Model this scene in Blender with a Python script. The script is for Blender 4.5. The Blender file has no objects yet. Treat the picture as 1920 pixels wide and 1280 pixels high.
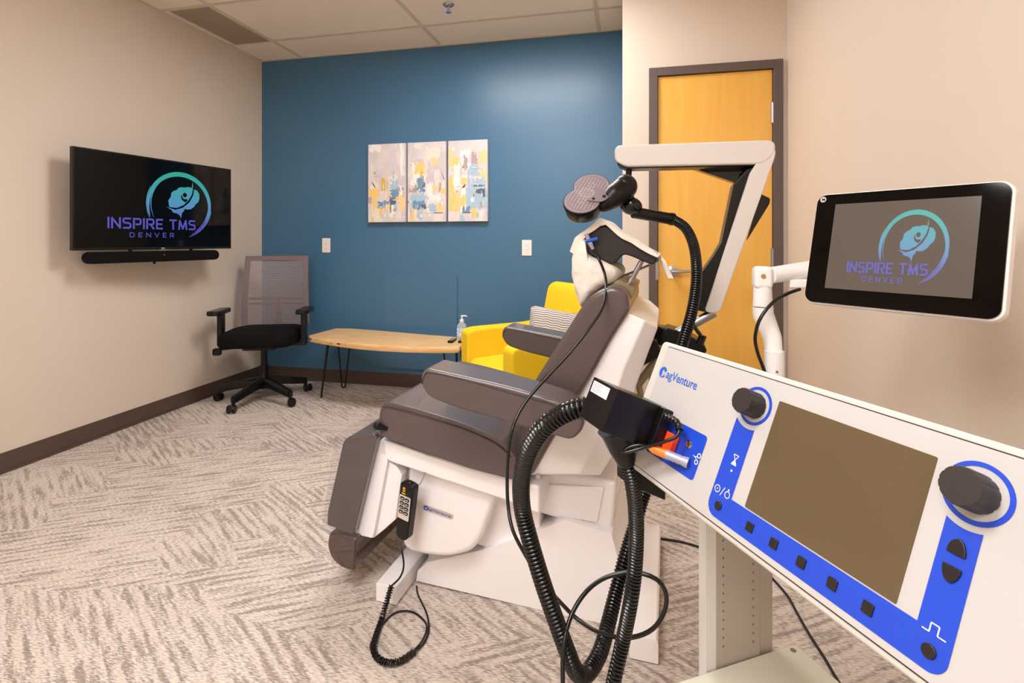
import bpy, bmesh, math, random
from mathutils import Vector, Matrix
C = bpy.context.scene.collection
PI = math.pi
R = math.radians
random.seed(7)

# ------------------------------------------------------------------ camera, light, exposure
cam_data = bpy.data.cameras.new('camera'); cam = bpy.data.objects.new('camera', cam_data); C.objects.link(cam)
cam.location = (0, 0, 1.15); cam.rotation_euler = (PI/2, 0, .2212)
cam_data.sensor_width = 36; cam_data.lens = 966/1920*36
cam_data.shift_y = -(640-453)/1920
cam_data.clip_start = .02
bpy.context.scene.camera = cam
vs = bpy.context.scene.view_settings
vs.view_transform = 'Standard'; vs.look = 'None'; vs.gamma = 1; vs.use_curve_mapping = False
vs.exposure = 0.74
w = bpy.data.worlds.new('world'); bpy.context.scene.world = w; w.use_nodes = True
w.node_tree.nodes['Background'].inputs[0].default_value = (1, .9, .8, 1)
w.node_tree.nodes['Background'].inputs[1].default_value = .3
bpy.context.scene.cycles.max_bounces = 10
bpy.context.scene.cycles.diffuse_bounces = 6
PANEL_COLOR = (1.0, .96, .945)
PANEL_STRENGTH = 15.0

# ------------------------------------------------------------------ materials
def lin(c):
    return tuple(((v/255)/12.92 if v/255 <= .04045 else ((v/255+.055)/1.055)**2.4) for v in c) + (1,)
MATS = {}
def mat(name, rgb, rough=.5, metal=0, bump=None, coat=0, emit=None, estr=1, spec=None, trans=None, alpha=None, vary=None):
    m = bpy.data.materials.new(name); m.use_nodes = True; MATS[name] = m
    nt = m.node_tree; b = nt.nodes['Principled BSDF']
    b.inputs['Base Color'].default_value = lin(rgb); b.inputs['Roughness'].default_value = rough
    b.inputs['Metallic'].default_value = metal; b.inputs['Coat Weight'].default_value = coat
    if spec is not None: b.inputs['Specular IOR Level'].default_value = spec
    if trans: b.inputs['Transmission Weight'].default_value = trans
    if alpha is not None: b.inputs['Alpha'].default_value = alpha
    if emit: b.inputs['Emission Color'].default_value = lin(emit); b.inputs['Emission Strength'].default_value = estr
    tc = nt.nodes.new('ShaderNodeTexCoord')
    if bump:
        n = nt.nodes.new('ShaderNodeTexNoise'); n.inputs['Scale'].default_value = bump[0]; n.inputs['Detail'].default_value = 4
        nt.links.new(tc.outputs['Object'], n.inputs['Vector'])
        bp = nt.nodes.new('ShaderNodeBump'); bp.inputs['Strength'].default_value = bump[1]; bp.inputs['Distance'].default_value = bump[2]
        nt.links.new(n.outputs['Fac'], bp.inputs['Height']); nt.links.new(bp.outputs['Normal'], b.inputs['Normal'])
    if vary:   # scale, second colour
        n = nt.nodes.new('ShaderNodeTexNoise'); n.inputs['Scale'].default_value = vary[0]; n.inputs['Detail'].default_value = 5
        mp = nt.nodes.new('ShaderNodeMapping'); mp.inputs['Scale'].default_value = vary[2] if len(vary) > 2 else (1, 1, 1)
        nt.links.new(tc.outputs['Object'], mp.inputs['Vector']); nt.links.new(mp.outputs['Vector'], n.inputs['Vector'])
        cr = nt.nodes.new('ShaderNodeValToRGB'); cr.color_ramp.elements[0].position = .32; cr.color_ramp.elements[1].position = .68
        cr.color_ramp.elements[0].color = lin(rgb); cr.color_ramp.elements[1].color = lin(vary[1])
        nt.links.new(n.outputs['Fac'], cr.inputs['Fac']); nt.links.new(cr.outputs['Color'], b.inputs['Base Color'])
    return m

mat('beige_paint', (215, 202, 188), .6, bump=(120, .12, .002), vary=(1.3, (212, 199, 184)))
mat('blue_paint', (66, 110, 144), .33, bump=(90, .16, .002), vary=(1.5, (69, 113, 146)))
mat('blue_panel', (68, 112, 146), .3, bump=(60, .05, .001))
mat('baseboard', (82, 66, 58), .45, bump=(80, .05, .001))
mat('ceiling_tile', (244, 234, 220), .9, bump=(260, .5, .002), vary=(300, (236, 224, 208)))
mat('ceiling_grid', (212, 198, 180), .5)
mat('grille', (172, 154, 136), .6, bump=(500, .6, .002), vary=(220, (150, 132, 116)))
mat('chrome', (205, 205, 210), .2, 1)
mat('brushed_steel', (185, 185, 190), .35, 1)
mat('door_frame', (92, 80, 76), .5, bump=(60, .04, .001))
mat('maple', (230, 174, 72), .35, coat=.15, vary=(4, (236, 185, 90), (6, 6, .55)))
mat('slab_wood', (242, 204, 148), .4, coat=.1, vary=(5, (226, 178, 116), (1.2, 7, 7)))
mat('slab_bark', (120, 72, 34), .7, vary=(20, (70, 40, 20)))
mat('black_plastic', (13, 11, 11), .34, spec=.32)
mat('satin_black', (14, 12, 12), .28, spec=.35)
mat('gloss_black', (7, 6, 6), .08)
mat('black_fabric', (11, 8, 9), .8, spec=.15, bump=(400, .3, .001))
mat('hose_black', (13, 11, 11), .24)
mat('rod_black', (16, 16, 16), .4, .3)
mat('arm_white', (214, 208, 204), .35)
mat('white_plastic', (244, 243, 243), .4)
mat('gloss_white', (244, 242, 244), .18, coat=.5)
mat('shell_white', (246, 244, 246), .3)
mat('console_white', (186, 184, 182), .42, bump=(300, .08, .001))
mat('console_trim', (198, 196, 188), .4)
mat('console_blue', (24, 68, 194), .4)
mat('logo_blue', (38, 92, 196), .4)
mat('mark_white', (240, 240, 240), .5)
mat('taupe_vinyl', (88, 76, 75), .34, coat=.35, bump=(220, .1, .0015))
mat('seam_dark', (52, 44, 44), .6)
mat('stitch', (50, 52, 84), .6)
mat('dark_cushion', (56, 44, 42), .2, coat=.6)
mat('dark_board', (30, 22, 21), .5)
mat('foot_plastic', (70, 52, 46), .1, coat=1)
mat('white_cloth', (238, 230, 220), .8, bump=(14, .8, .02))
mat('olive_metal', (150, 136, 108), .4, .6)
mat('knob_black', (44, 38, 36), .45)
mat('button_black', (30, 24, 22), .3)
mat('lcd_olive', (88, 72, 48), .3, spec=.6, vary=(4, (98, 82, 58)))
mat('orange_plastic', (250, 76, 22), .35)
mat('orange_sleeve', (252, 124, 40), .4)
mat('blue_clip', (20, 84, 200), .4)
mat('metal_grey', (170, 170, 188), .4, .4)
mat('yellow_fabric', (240, 204, 22), .85, bump=(500, .35, .001), vary=(260, (234, 194, 16)))
mat('cart_grey', (184, 175, 166), .45, .2)
mat('cart_light', (226, 226, 224), .45)
mat('shelf_pale', (214, 213, 196), .25, coat=.3)
mat('switch_white', (238, 232, 226), .35)
mat('outlet_dark', (120, 112, 104), .5)
mat('brass', (190, 160, 100), .3, 1)
mat('yellow_mark', (232, 190, 40), .5)
mat('label_grey', (206, 198, 188), .5)
mat('red_light', (160, 10, 10), .3, emit=(220, 20, 10), estr=.8)
mat('tv_screen', (3, 2, 2), .06, spec=.22)
mat('monitor_bezel', (3, 2, 2), .07, spec=.22)
mat('monitor_display', (70, 62, 56), .16, spec=.5, emit=(96, 88, 80), estr=.36)  # grey-brown emission paints in the room's reflection on the screen
mat('logo_purple', (10, 10, 20), .4, emit=(84, 80, 184), estr=.52)
mat('logo_purple_light', (10, 10, 20), .4, emit=(112, 108, 190), estr=.52)
mat('badge', (206, 190, 180), .35, .3)
mat('water_clear', (225, 236, 245), .08, alpha=.38)
mat('bottle_label', (120, 180, 226), .4, vary=(60, (235, 240, 245)))
mat('panel_light', (255, 255, 255), .5); 
def emission_mat(name, col, s):
    m = bpy.data.materials.new(name); m.use_nodes = True; nt = m.node_tree; nt.nodes.clear()
    o = nt.nodes.new('ShaderNodeOutputMaterial'); e = nt.nodes.new('ShaderNodeEmission')
    e.inputs[0].default_value = (*col, 1); e.inputs[1].default_value = s
    nt.links.new(e.outputs[0], o.inputs[0]); MATS[name] = m; return m
emission_mat('diffuser', PANEL_COLOR, PANEL_STRENGTH)
def film_mat():
    m = bpy.data.materials.new('clear_film'); m.use_nodes = True; nt = m.node_tree; nt.nodes.clear(); MATS['clear_film'] = m
    o = nt.nodes.new('ShaderNodeOutputMaterial'); mx_ = nt.nodes.new('ShaderNodeMixShader'); tr = nt.nodes.new('ShaderNodeBsdfTransparent'); gl = nt.nodes.new('ShaderNodeBsdfGlossy')
    gl.inputs['Roughness'].default_value = .12; mx_.inputs[0].default_value = .10; tr.inputs[0].default_value = (.97, .97, .99, 1)
    nt.links.new(tr.outputs[0], mx_.inputs[1]); nt.links.new(gl.outputs[0], mx_.inputs[2]); nt.links.new(mx_.outputs[0], o.inputs[0])
film_mat()

class NT:
    def __init__(s, nt): s.nt = nt
    def n(s, kind, props=None, **ins):
        nd = s.nt.nodes.new(kind)
        for k, v in (props or {}).items(): setattr(nd, k, v)
        for k, v in ins.items():
            key = int(k[1:]) if k[0] == 'i' and k[1:].isdigit() else k.replace('_', ' ')
            if hasattr(v, 'is_linked') or isinstance(v, bpy.types.NodeSocket): s.nt.links.new(v, nd.inputs[key])
            else: nd.inputs[key].default_value = v
        return nd
    def math(s, op, a, b=0.0, clamp=False):
        return s.n('ShaderNodeMath', dict(operation=op, use_clamp=clamp), i0=a, i1=b).outputs[0]

def carpet():
    m = mat('carpet', (150, 135, 125), .95); nt = m.node_tree; t = NT(nt); b = nt.nodes['Principled BSDF']
    tc = nt.nodes.new('ShaderNodeTexCoord').outputs['Object']
    def stroke(angle, seed):
        mp = t.n('ShaderNodeMapping', dict(vector_type='POINT'), Vector=tc, Rotation=(0, 0, -R(angle)), Location=(seed, seed*1.7, 0)).outputs[0]
        sp = t.n('ShaderNodeSeparateXYZ', Vector=mp)
        wob = t.n('ShaderNodeTexNoise', None, Vector=mp, Scale=3.5, Detail=3.0).outputs['Fac']
        y = t.math('ADD', sp.outputs[1], t.math('MULTIPLY', wob, .035))
        wave = t.math('SINE', t.math('MULTIPLY', y, 2*PI/.031))
        st = t.n('ShaderNodeMapping', None, Vector=mp, Scale=(5.5, 42, 1)).outputs[0]
        ns = t.n('ShaderNodeTexNoise', None, Vector=st, Scale=1.0, Detail=4.0, Roughness=.6).outputs['Fac']
        return t.math('ADD', t.math('MULTIPLY', wave, .06), ns)
    A = stroke(31, 0.0); B = stroke(-32, 3.1)
    vm = t.n('ShaderNodeMapping', None, Vector=tc, Rotation=(0, 0, -R(31)), Scale=(1.5, 3.0, 1)).outputs[0]
    vn = t.n('ShaderNodeTexNoise', None, Vector=tc, Scale=9.0, Detail=2.0).outputs['Color']
    vv = t.n('ShaderNodeMixRGB', None, Fac=.06, Color1=vm, Color2=vn).outputs[0]
    vor = t.n('ShaderNodeTexVoronoi', dict(distance='CHEBYCHEV'), Vector=vv, Scale=1.5)
    sep = t.n('ShaderNodeSeparateColor', None, Color=vor.outputs['Color'])
    pick = t.math('GREATER_THAN', sep.outputs[0], .5)
    val = t.n('ShaderNodeMix', dict(data_type='FLOAT'), i0=pick, i2=A, i3=B).outputs[0]
    big = t.n('ShaderNodeTexNoise', None, Vector=tc, Scale=2.2, Detail=2.0).outputs['Fac']
    val = t.math('ADD', val, t.math('MULTIPLY', t.math('SUBTRACT', big, .5), .35))
    fine = t.n('ShaderNodeTexNoise', None, Vector=t.n('ShaderNodeMapping', None, Vector=tc, Rotation=(0, 0, R(70)), Scale=(60, 300, 1)).outputs[0], Scale=1.0, Detail=2.0).outputs['Fac']
    val = t.math('ADD', val, t.math('MULTIPLY', t.math('SUBTRACT', fine, .5), .5))
    cr = t.n('ShaderNodeValToRGB', None, Fac=val); e = cr.color_ramp.elements
    e[0].position = .36; e[0].color = lin((151, 138, 130)); e[1].position = .55; e[1].color = lin((200, 189, 179))
    f2 = t.math('ADD', t.math('MULTIPLY', fine, 1.3), .35)
    col = t.n('ShaderNodeMixRGB', dict(blend_type='MULTIPLY'), Fac=1.0, Color1=cr.outputs[0], Color2=t.n('ShaderNodeCombineColor', None, Red=f2, Green=f2, Blue=f2).outputs[0]).outputs[0]
    nt.links.new(col, b.inputs['Base Color'])
    bp = t.n('ShaderNodeBump', None, Strength=.5, Distance=.004, Height=fine)
    nt.links.new(bp.outputs[0], b.inputs['Normal'])
carpet()

def stripe_mesh():      # see-through office chair mesh: fine horizontal threads
    m = mat('chair_mesh', (150, 138, 140), .6); nt = m.node_tree; t = NT(nt); b = nt.nodes['Principled BSDF']
    tc = nt.nodes.new('ShaderNodeTexCoord').outputs['Object']; sp = t.n('ShaderNodeSeparateXYZ', Vector=tc)
    wv = t.math('SINE', t.math('MULTIPLY', sp.outputs[2], 2*PI/.0105))
    nt.links.new(t.math('ADD', t.math('MULTIPLY', t.math('GREATER_THAN', wv, .1), .42), .42), b.inputs['Alpha'])
stripe_mesh()

def cushion_mat():      # wavy thin dark lines on pale grey
    m = mat('wavy_stripe', (190, 184, 178), .85); nt = m.node_tree; t = NT(nt); b = nt.nodes['Principled BSDF']
    tc = nt.nodes.new('ShaderNodeTexCoord').outputs['Object']; sp = t.n('ShaderNodeSeparateXYZ', Vector=tc)
    wob = t.math('MULTIPLY', t.math('SINE', t.math('MULTIPLY', sp.outputs[0], 2*PI/.06)), .002)
    wv = t.math('SINE', t.math('MULTIPLY', t.math('ADD', sp.outputs[2], wob), 2*PI/.0135))
    f = t.math('GREATER_THAN', wv, .55)
    c = t.n('ShaderNodeMixRGB', None, Fac=f, Color1=lin((196, 190, 184)), Color2=lin((76, 72, 80))).outputs[0]
    nt.links.new(c, b.inputs['Base Color'])
cushion_mat()

def logo_mat(name, axis, k, stops):
    m = mat(name, (8, 8, 12), .4); nt = m.node_tree; t = NT(nt); b = nt.nodes['Principled BSDF']
    tc = nt.nodes.new('ShaderNodeTexCoord').outputs['Generated']; sp = t.n('ShaderNodeSeparateXYZ', Vector=tc)
    nz = t.n('ShaderNodeTexNoise', None, Vector=tc, Scale=4.0).outputs['Fac']
    v = t.math('ADD', sp.outputs[axis], t.math('MULTIPLY', t.math('SUBTRACT', nz, .5), .25))
    cr = t.n('ShaderNodeValToRGB', None, Fac=v); cr.color_ramp.elements[0].position = .12; cr.color_ramp.elements[1].position = .85
    cr.color_ramp.elements[0].color = lin(stops[0]); cr.color_ramp.elements[1].color = lin(stops[2])
    e = cr.color_ramp.elements.new(.48); e.color = lin(stops[1])
    nt.links.new(cr.outputs[0], b.inputs['Emission Color']); b.inputs['Emission Strength'].default_value = k
logo_mat('logo_gradient', 2, .47, [(92, 84, 190), (84, 156, 204), (40, 176, 164)])
logo_mat('logo_gradient_light', 1, .52, [(124, 110, 200), (118, 168, 208), (88, 190, 180)])

# ------------------------------------------------------------------ geometry helpers
def crom(pts, step):
    pts = [Vector(p) for p in pts]; out = []
    P = [pts[0]*2-pts[1]] + pts + [pts[-1]*2-pts[-2]]
    dense = []
    for i in range(1, len(P)-2):
        for k in range(16):
            t = k/16; a, b, c, d = P[i-1], P[i], P[i+1], P[i+2]
            dense.append(.5*((2*b)+(c-a)*t+(2*a-5*b+4*c-d)*t*t+(3*b-a-3*c+d)*t**3))
    dense.append(pts[-1])
    out = [dense[0]]; acc = 0
    for a, b in zip(dense, dense[1:]):
        l = (b-a).length; pos = 0
        while acc + (l-pos) >= step:
            pos += step-acc; acc = 0; out.append(a.lerp(b, pos/l))
        acc += l-pos
    if (out[-1]-dense[-1]).length > step*.3: out.append(dense[-1])
    return out
def rrect(x0, x1, y0, y1, r, n=5):
    o = []
    for cx, cy, a0 in ((x1-r, y1-r, 0), (x0+r, y1-r, 90), (x0+r, y0+r, 180), (x1-r, y0+r, 270)):
        for k in range(n+1):
            a = R(a0+90*k/n); o.append((cx+r*math.cos(a), cy+r*math.sin(a)))
    return o
def disc(cx, cy, r, n=24, ry=None):
    return [(cx+r*math.cos(2*PI*k/n), cy+(ry or r)*math.sin(2*PI*k/n)) for k in range(n)]
def roundpoly(P, r, n=4):
    """polygon with rounded corners; r a number or a list per corner"""
    o = []; N = len(P)
    for i in range(N):
        a, b, c = Vector(P[i-1]), Vector(P[i]), Vector(P[(i+1) % N])
        rr = r[i] if isinstance(r, (list, tuple)) else r
        if rr <= 0: o.append(tuple(b)); continue
        u = (a-b); v = (c-b); l = min(rr, u.length*.48, v.length*.48)
        p, q = b+u.normalized()*l, b+v.normalized()*l
        for k in range(n+1):
            t = k/n; o.append(tuple((1-t)**2*p+2*t*(1-t)*b+t*t*q))
    return o
class MB:
    def __init__(s): s.bm = bmesh.new(); s.mi = 0
    def _f(s, vs):
        try:
            f = s.bm.faces.new(vs); f.material_index = s.mi; return f
        except ValueError: return None
    def m(s, i): s.mi = i; return s
    def box(s, x0, x1, y0, y1, z0, z1):
        v = [s.bm.verts.new(p) for p in ((x0,y0,z0),(x1,y0,z0),(x1,y1,z0),(x0,y1,z0),(x0,y0,z1),(x1,y0,z1),(x1,y1,z1),(x0,y1,z1))]
        for q in ((0,3,2,1),(4,5,6,7),(0,1,5,4),(1,2,6,5),(2,3,7,6),(3,0,4,7)): s._f([v[i] for i in q])
        return s
    def prism(s, poly, lo, hi, ax='y', cap=True):
        def mk(p, h): return (p[0], h, p[1]) if ax == 'y' else ((p[0], p[1], h) if ax == 'z' else (h, p[0], p[1]))
        a = [s.bm.verts.new(mk(p, lo)) for p in poly]; b = [s.bm.verts.new(mk(p, hi)) for p in poly]; n = len(poly)
        if cap: s._f(a); s._f(b[::-1])
        for i in range(n): s._f([a[i], b[i], b[(i+1) % n], a[(i+1) % n]])
        return s
    def flat(s, poly, h, ax='y'):
        def mk(p, h): return (p[0], h, p[1]) if ax == 'y' else ((p[0], p[1], h) if ax == 'z' else (h, p[0], p[1]))
        s._f([s.bm.verts.new(mk(p, h)) for p in poly]); return s
    def loft(s, secs, closed=False, cap=True):
        rings = [[s.bm.verts.new(p) for p in sec] for sec in secs]; n = len(secs[0])
        for a, b in zip(rings, rings[1:]):
            for i in range(n): s._f([a[i], a[(i+1) % n], b[(i+1) % n], b[i]])
        if cap: s._f(rings[0][::-1]); s._f(rings[-1])
        return s
    def pillow(s, poly, lo, hi, bulge=.02, ax='y', n=6, shrink=.35):
        """prism whose end faces swell: layers of the outline shrinking towards its middle"""
        cx = sum(p[0] for p in poly)/len(poly); cy = sum(p[1] for p in poly)/len(poly); secs = []
        def lay(k, h): return [((cx+(p[0]-cx)*k), h, (cy+(p[1]-cy)*k)) if ax == 'y' else ((cx+(p[0]-cx)*k), (cy+(p[1]-cy)*k), h) for p in poly]
        for i in range(n+1):
            a = PI/2*i/n; secs.append(lay(1-shrink*(1-math.sin(a)), lo+bulge*(1-math.cos(a)) if 0 else lo+bulge*math.sin(a)*0+bulge*(1-math.cos(a))))
        for i in range(n, -1, -1):
            a = PI/2*i/n; secs.append(lay(1-shrink*(1-math.sin(a)), hi-bulge*(1-math.cos(a))))
        return s.loft(secs)
    def tube(s, pts, r, seg=8, cap=True):
        pts = [Vector(p) for p in pts]; n = len(pts); rad = r if isinstance(r, (list, tuple)) else [r]*n
        t0 = (pts[1]-pts[0]).normalized(); up = Vector((0, 0, 1)) if abs(t0.z) < .9 else Vector((1, 0, 0))
        nrm = t0.cross(up).normalized(); rings = []
        for i, p in enumerate(pts):
            t = (pts[min(i+1, n-1)]-pts[max(i-1, 0)])
            t = t.normalized() if t.length > 1e-9 else t0
            nrm = (nrm-t*nrm.dot(t)); nrm = nrm.normalized() if nrm.length > 1e-6 else t.orthogonal().normalized()
            bn = t.cross(nrm)
            rings.append([s.bm.verts.new(p+(nrm*math.cos(2*PI*k/seg)+bn*math.sin(2*PI*k/seg))*rad[i]) for k in range(seg)])
        for a, b in zip(rings, rings[1:]):
            for k in range(seg): s._f([a[k], a[(k+1) % seg], b[(k+1) % seg], b[k]])
        if cap: s._f(rings[0][::-1]); s._f(rings[-1])
        return s
    def cyl(s, p0, p1, r0, r1=None, seg=24): return s.tube([p0, p1], [r0, r0 if r1 is None else r1], seg)
    def hose(s, pts, r, pitch=.0075, seg=16):
        c = crom(pts, pitch/3); rad = [r*(1, .98, .8)[i % 3] for i in range(len(c))]
        return s.tube(c, rad, seg)
    def cable(s, pts, r, seg=10, step=.012): return s.tube(crom(pts, step), r, seg)
    def lathe(s, prof, c=(0, 0, 0), seg=28, axis='z'):
        rings = []
        for r, h in prof:
            ring = []
            for k in range(seg):
                a = 2*PI*k/seg; x, y = r*math.cos(a), r*math.sin(a)
                p = (x, y, h) if axis == 'z' else ((x, h, y) if axis == 'y' else (h, x, y))
                ring.append(s.bm.verts.new(Vector(p)+Vector(c)))
            rings.append(ring)
        for a, b in zip(rings, rings[1:]):
            for k in range(seg): s._f([a[k], a[(k+1) % seg], b[(k+1) % seg], b[k]])
        s._f(rings[0][::-1]); s._f(rings[-1]); return s
    def ball(s, c, r, sx=1, sy=1, sz=1, rot=None, seg=20):
        res = bmesh.ops.create_uvsphere(s.bm, u_segments=seg, v_segments=seg//2+2, radius=r)
        M = Matrix.Translation(c) @ (rot or Matrix.Identity(4)) @ Matrix.Diagonal((sx, sy, sz, 1))
        for v in res['verts']:
            v.co = M @ v.co
            for f in v.link_faces: f.material_index = s.mi
        return s
    def obj(s, name, mats, parent=None, bevel=0, seg=2, smooth=40, sub=0, tri=False):
        bmesh.ops.recalc_face_normals(s.bm, faces=s.bm.faces)
        me = bpy.data.meshes.new(name); s.bm.to_mesh(me); s.bm.free()
        for mm in (mats if isinstance(mats, (list, tuple)) else [mats]): me.materials.append(MATS[mm])
        if smooth:
            for p in me.polygons: p.use_smooth = True
            me.set_sharp_from_angle(angle=R(smooth))
        o = bpy.data.objects.new(name, me); C.objects.link(o)
        if parent: o.parent = parent
        if bevel:
            b = o.modifiers.new('bevel', 'BEVEL'); b.width = bevel; b.segments = seg; b.limit_method = 'ANGLE'; b.angle_limit = R(28)
            b.harden_normals = True
        return o
def thing(name, label, cat, loc=(0, 0, 0), rotz=0, group=None, M=None):
    o = bpy.data.objects.new(name, None); C.objects.link(o); o.empty_display_size = .05
    if M: o.matrix_world = M
    else: o.location = loc; o.rotation_euler = (0, 0, rotz)
    return tag(o, label, cat, group)
def tag(o, label, cat, group=None):
    o['label'] = label; o['category'] = cat
    if group: o['group'] = group
    return o
def struct(o, label=None):
    o['kind'] = 'structure'
    if label: o['label'] = label
    return o
def text(name, body, m, parent, origin, X, Y, width=None, height=None, bold=0.0, shear=0, z=0.0):
    """real lettering laid out along X with letter height along Y, as a mesh"""
    cu = bpy.data.curves.new(name, 'FONT'); cu.body = body; cu.offset = bold; cu.shear = shear; cu.resolution_u = 6
    tmp = bpy.data.objects.new('tmp', cu); C.objects.link(tmp)
    dg = bpy.context.evaluated_depsgraph_get(); me = bpy.data.meshes.new_from_object(tmp.evaluated_get(dg)); bpy.data.objects.remove(tmp)
    xs = [v.co.x for v in me.vertices]; ys = [v.co.y for v in me.vertices]
    x0, x1, y0, y1 = min(xs), max(xs), min(ys), max(ys)
    sx = (width/(x1-x0)) if width else None; sy = (height/(y1-y0)) if height else None
    sx = sx or sy; sy = sy or sx
    O, X, Y = Vector(origin), Vector(X), Vector(Y); Zn = X.cross(Y)
    for v in me.vertices: v.co = O+X*((v.co.x-x0)*sx)+Y*((v.co.y-y0)*sy)+Zn*z
    me.materials.clear(); me.materials.append(MATS[m]); me.name = name
    o = bpy.data.objects.new(name, me); C.objects.link(o); o.parent = parent; return o

GL = {'I': (.16, [[(.08, 0), (.08, 1)]]), 'N': (.86, [[(.08, 0), (.08, .92), (.78, .08), (.78, 1)]]),
 'S': (.80, [[(.76, .92), (.2, .92), (.1, .86), (.08, .76), (.08, .66), (.12, .58), (.22, .54), (.58, .50), (.68, .45), (.72, .36), (.72, .24), (.68, .13), (.58, .08), (.03, .08)]]),
 'P': (.80, [[(.08, 0), (.08, .92), (.56, .92), (.68, .87), (.72, .76), (.72, .58), (.68, .47), (.56, .42), (.24, .42)]]),
 'R': (.82, [[(.08, 0), (.08, .92), (.56, .92), (.68, .87), (.72, .76), (.72, .6), (.68, .5), (.56, .45), (.24, .45)], [(.42, .45), (.76, 0)]]),
 'E': (.72, [[(.7, .92), (.08, .92), (.08, .08), (.7, .08)], [(.08, .5), (.64, .5)]]), 'T': (.80, [[(0, .92), (.8, .92)], [(.4, 0), (.4, .92)]]),
 'M': (1.0, [[(.08, 0), (.16, .92), (.5, .12), (.84, .92), (.92, 0)]]), 'D': (.82, [[(.08, .08), (.08, .92), (.5, .92), (.66, .84), (.74, .68), (.74, .32), (.66, .16), (.5, .08), (.08, .08)]]),
 'V': (.84, [[(.04, 1), (.42, .06), (.8, 1)]]), ' ': (.35, [])}
def sign(name, body, m, parent, x0, z0, width, height, h, ax, gap=.16, sw=.16):
    '''block lettering drawn with straight even strokes'''
    tot = sum(GL[c][0] for c in body)+gap*(len(body)-1); kx = width/tot; b = MB(); x = 0
    def P2(p): return (x0+p[0]*kx, z0+p[1]*height)
    for c in body:
        for line in GL[c][1]:
            for i, (p, q) in enumerate(zip(line, line[1:])):
                P_, Q_ = Vector(P2((x+p[0], p[1]))), Vector(P2((x+q[0], q[1]))); d = (Q_-P_)
                if d.length < 1e-7: continue
                t_ = d.normalized(); w_ = sw*height/2; n_ = Vector((-t_.y, t_.x))*w_
                e0 = t_*w_*(.75 if i > 0 else 0); e1 = t_*w_*(.75 if i < len(line)-2 else 0)
                b.flat([tuple(P_-e0-n_), tuple(Q_+e1-n_), tuple(Q_+e1+n_), tuple(P_-e0+n_)], h, ax)
        x += GL[c][0]+gap
    return b.obj(name, m, parent, smooth=0)

# ------------------------------------------------------------------ the room
XL, XR, YB, YD, XC, YF, H = -3.03, .856, 3.80, 3.10, -.031, -1.8, 2.68
struct(MB().box(XL-.1, XR+.1, YF-.1, YB+.1, -.1, 0).obj('floor', 'carpet', smooth=0), 'carpet tiles with woven light and dark grey strokes')
struct(MB().box(XL-.1, XL, YF-.1, YB+.1, 0, H).obj('wall_left', 'beige_paint', smooth=0))
struct(MB().box(XL, XC, YB, YB+.1, 0, H).obj('wall_back', 'blue_paint', smooth=0))
struct(MB().box(XR, XR+.1, YF-.1, YB+.1, 0, H).obj('wall_right', 'beige_paint', smooth=0))
struct(MB().box(XL-.1, XR+.1, YF-.1, YF, 0, H).obj('wall_front', 'beige_paint', smooth=0))
DX0, DX1, DT = .168, .783, 2.106     # leaf
b = MB(); b.box(XC, DX0-.03, YD, YB, 0, H); b.box(DX1+.03, XR, YD, YB, 0, H); b.box(DX0-.03, DX1+.03, YD, YB, DT+.03, H)
b.box(DX0-.03, DX1+.03, YD+.08, YB, 0, DT+.03)
struct(b.obj('wall_closet', 'beige_paint', smooth=0))
b = MB(); b.box(XL-.1, XR+.1, YF-.1, YB+.1, H, H+.1)
struct(b.obj('ceiling', 'ceiling_tile', smooth=0), 'suspended ceiling of off-white tiles')
GX = [-2.643+1.2192*i for i in range(3)]; GY = [3.4217-.6096*i for i in range(9)]
b = MB(); z0 = H-.005
for x in GX: b.box(x-.013, x+.013, YF, YB, z0, H+.001)
for y in GY: b.box(XL, XR, y-.013, y+.013, z0-.0006, H+.001)
b.box(XL, XL+.02, YF, YB, z0, H+.001); b.box(XL, XC, YB-.02, YB, z0-.001, H+.001)
struct(b.obj('trim_1', 'ceiling_grid', smooth=0), 'painted metal grid of the suspended ceiling')
def base(name, segs):
    b = MB()
    for (x0, x1, y0, y1), nx, ny in segs: b.box(x0, x1, y0, y1, 0, .102); b.box(x0-(.006 if nx < 0 else 0), x1+(.006 if nx > 0 else 0), y0-(.006 if ny < 0 else 0), y1+(.006 if ny > 0 else 0), 0, .014)
    struct(b.obj(name, 'baseboard', smooth=0))
base('baseboard_left', [((XL, XL+.006, YF, YB), 1, 0)])
base('baseboard_back', [((XL+.006, XC, YB-.006, YB), 0, -1)])
base('baseboard_closet', [((XC-.006, XC, YD, YB-.006), -1, 0), ((XC, DX0-.05, YD-.006, YD), 0, -1)])
base('baseboard_right', [((XR-.006, XR, YF, YD), -1, 0)])
# closet door: frame, leaf, hinges, lever
d1 = bpy.data.objects.new('door_1', None); C.objects.link(d1); d1.location = ((DX0+DX1)/2, YD, 0); struct(d1, 'honey maple closet door in a dark taupe metal frame')
W2 = (DX1-DX0)/2
b = MB(); fo = .049
for x0, x1, z0_, z1 in ((-W2-fo, -W2, 0, DT+fo), (W2, W2+fo, 0, DT+fo), (-W2, W2, DT, DT+fo)):
    b.box(x0, x1, -.018, .075, z0_, z1)
b.obj('frame', 'door_frame', d1, bevel=.003)
b = MB().box(-W2+.003, W2-.003, .0, .042, .01, DT-.003); b.obj('leaf', 'maple', d1, bevel=.001)
for zh in (1.862, 1.055, .25):
    b = MB().cyl((W2-.001, -.006, zh-.057), (W2-.001, -.006, zh+.057), .0075, seg=12).box(W2-.012, W2+.01, -.003, -.0005, zh-.057, zh+.057); b.obj('hinge', 'brushed_steel', d1)
b = MB(); hx = .278-(DX0+DX1)/2-.03; b.lathe([(.0, -.003), (.033, -.003), (.033, -.012), (.014, -.016), (.012, -.055), (0, -.055)], (hx, 0, .98), axis='y')
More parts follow.
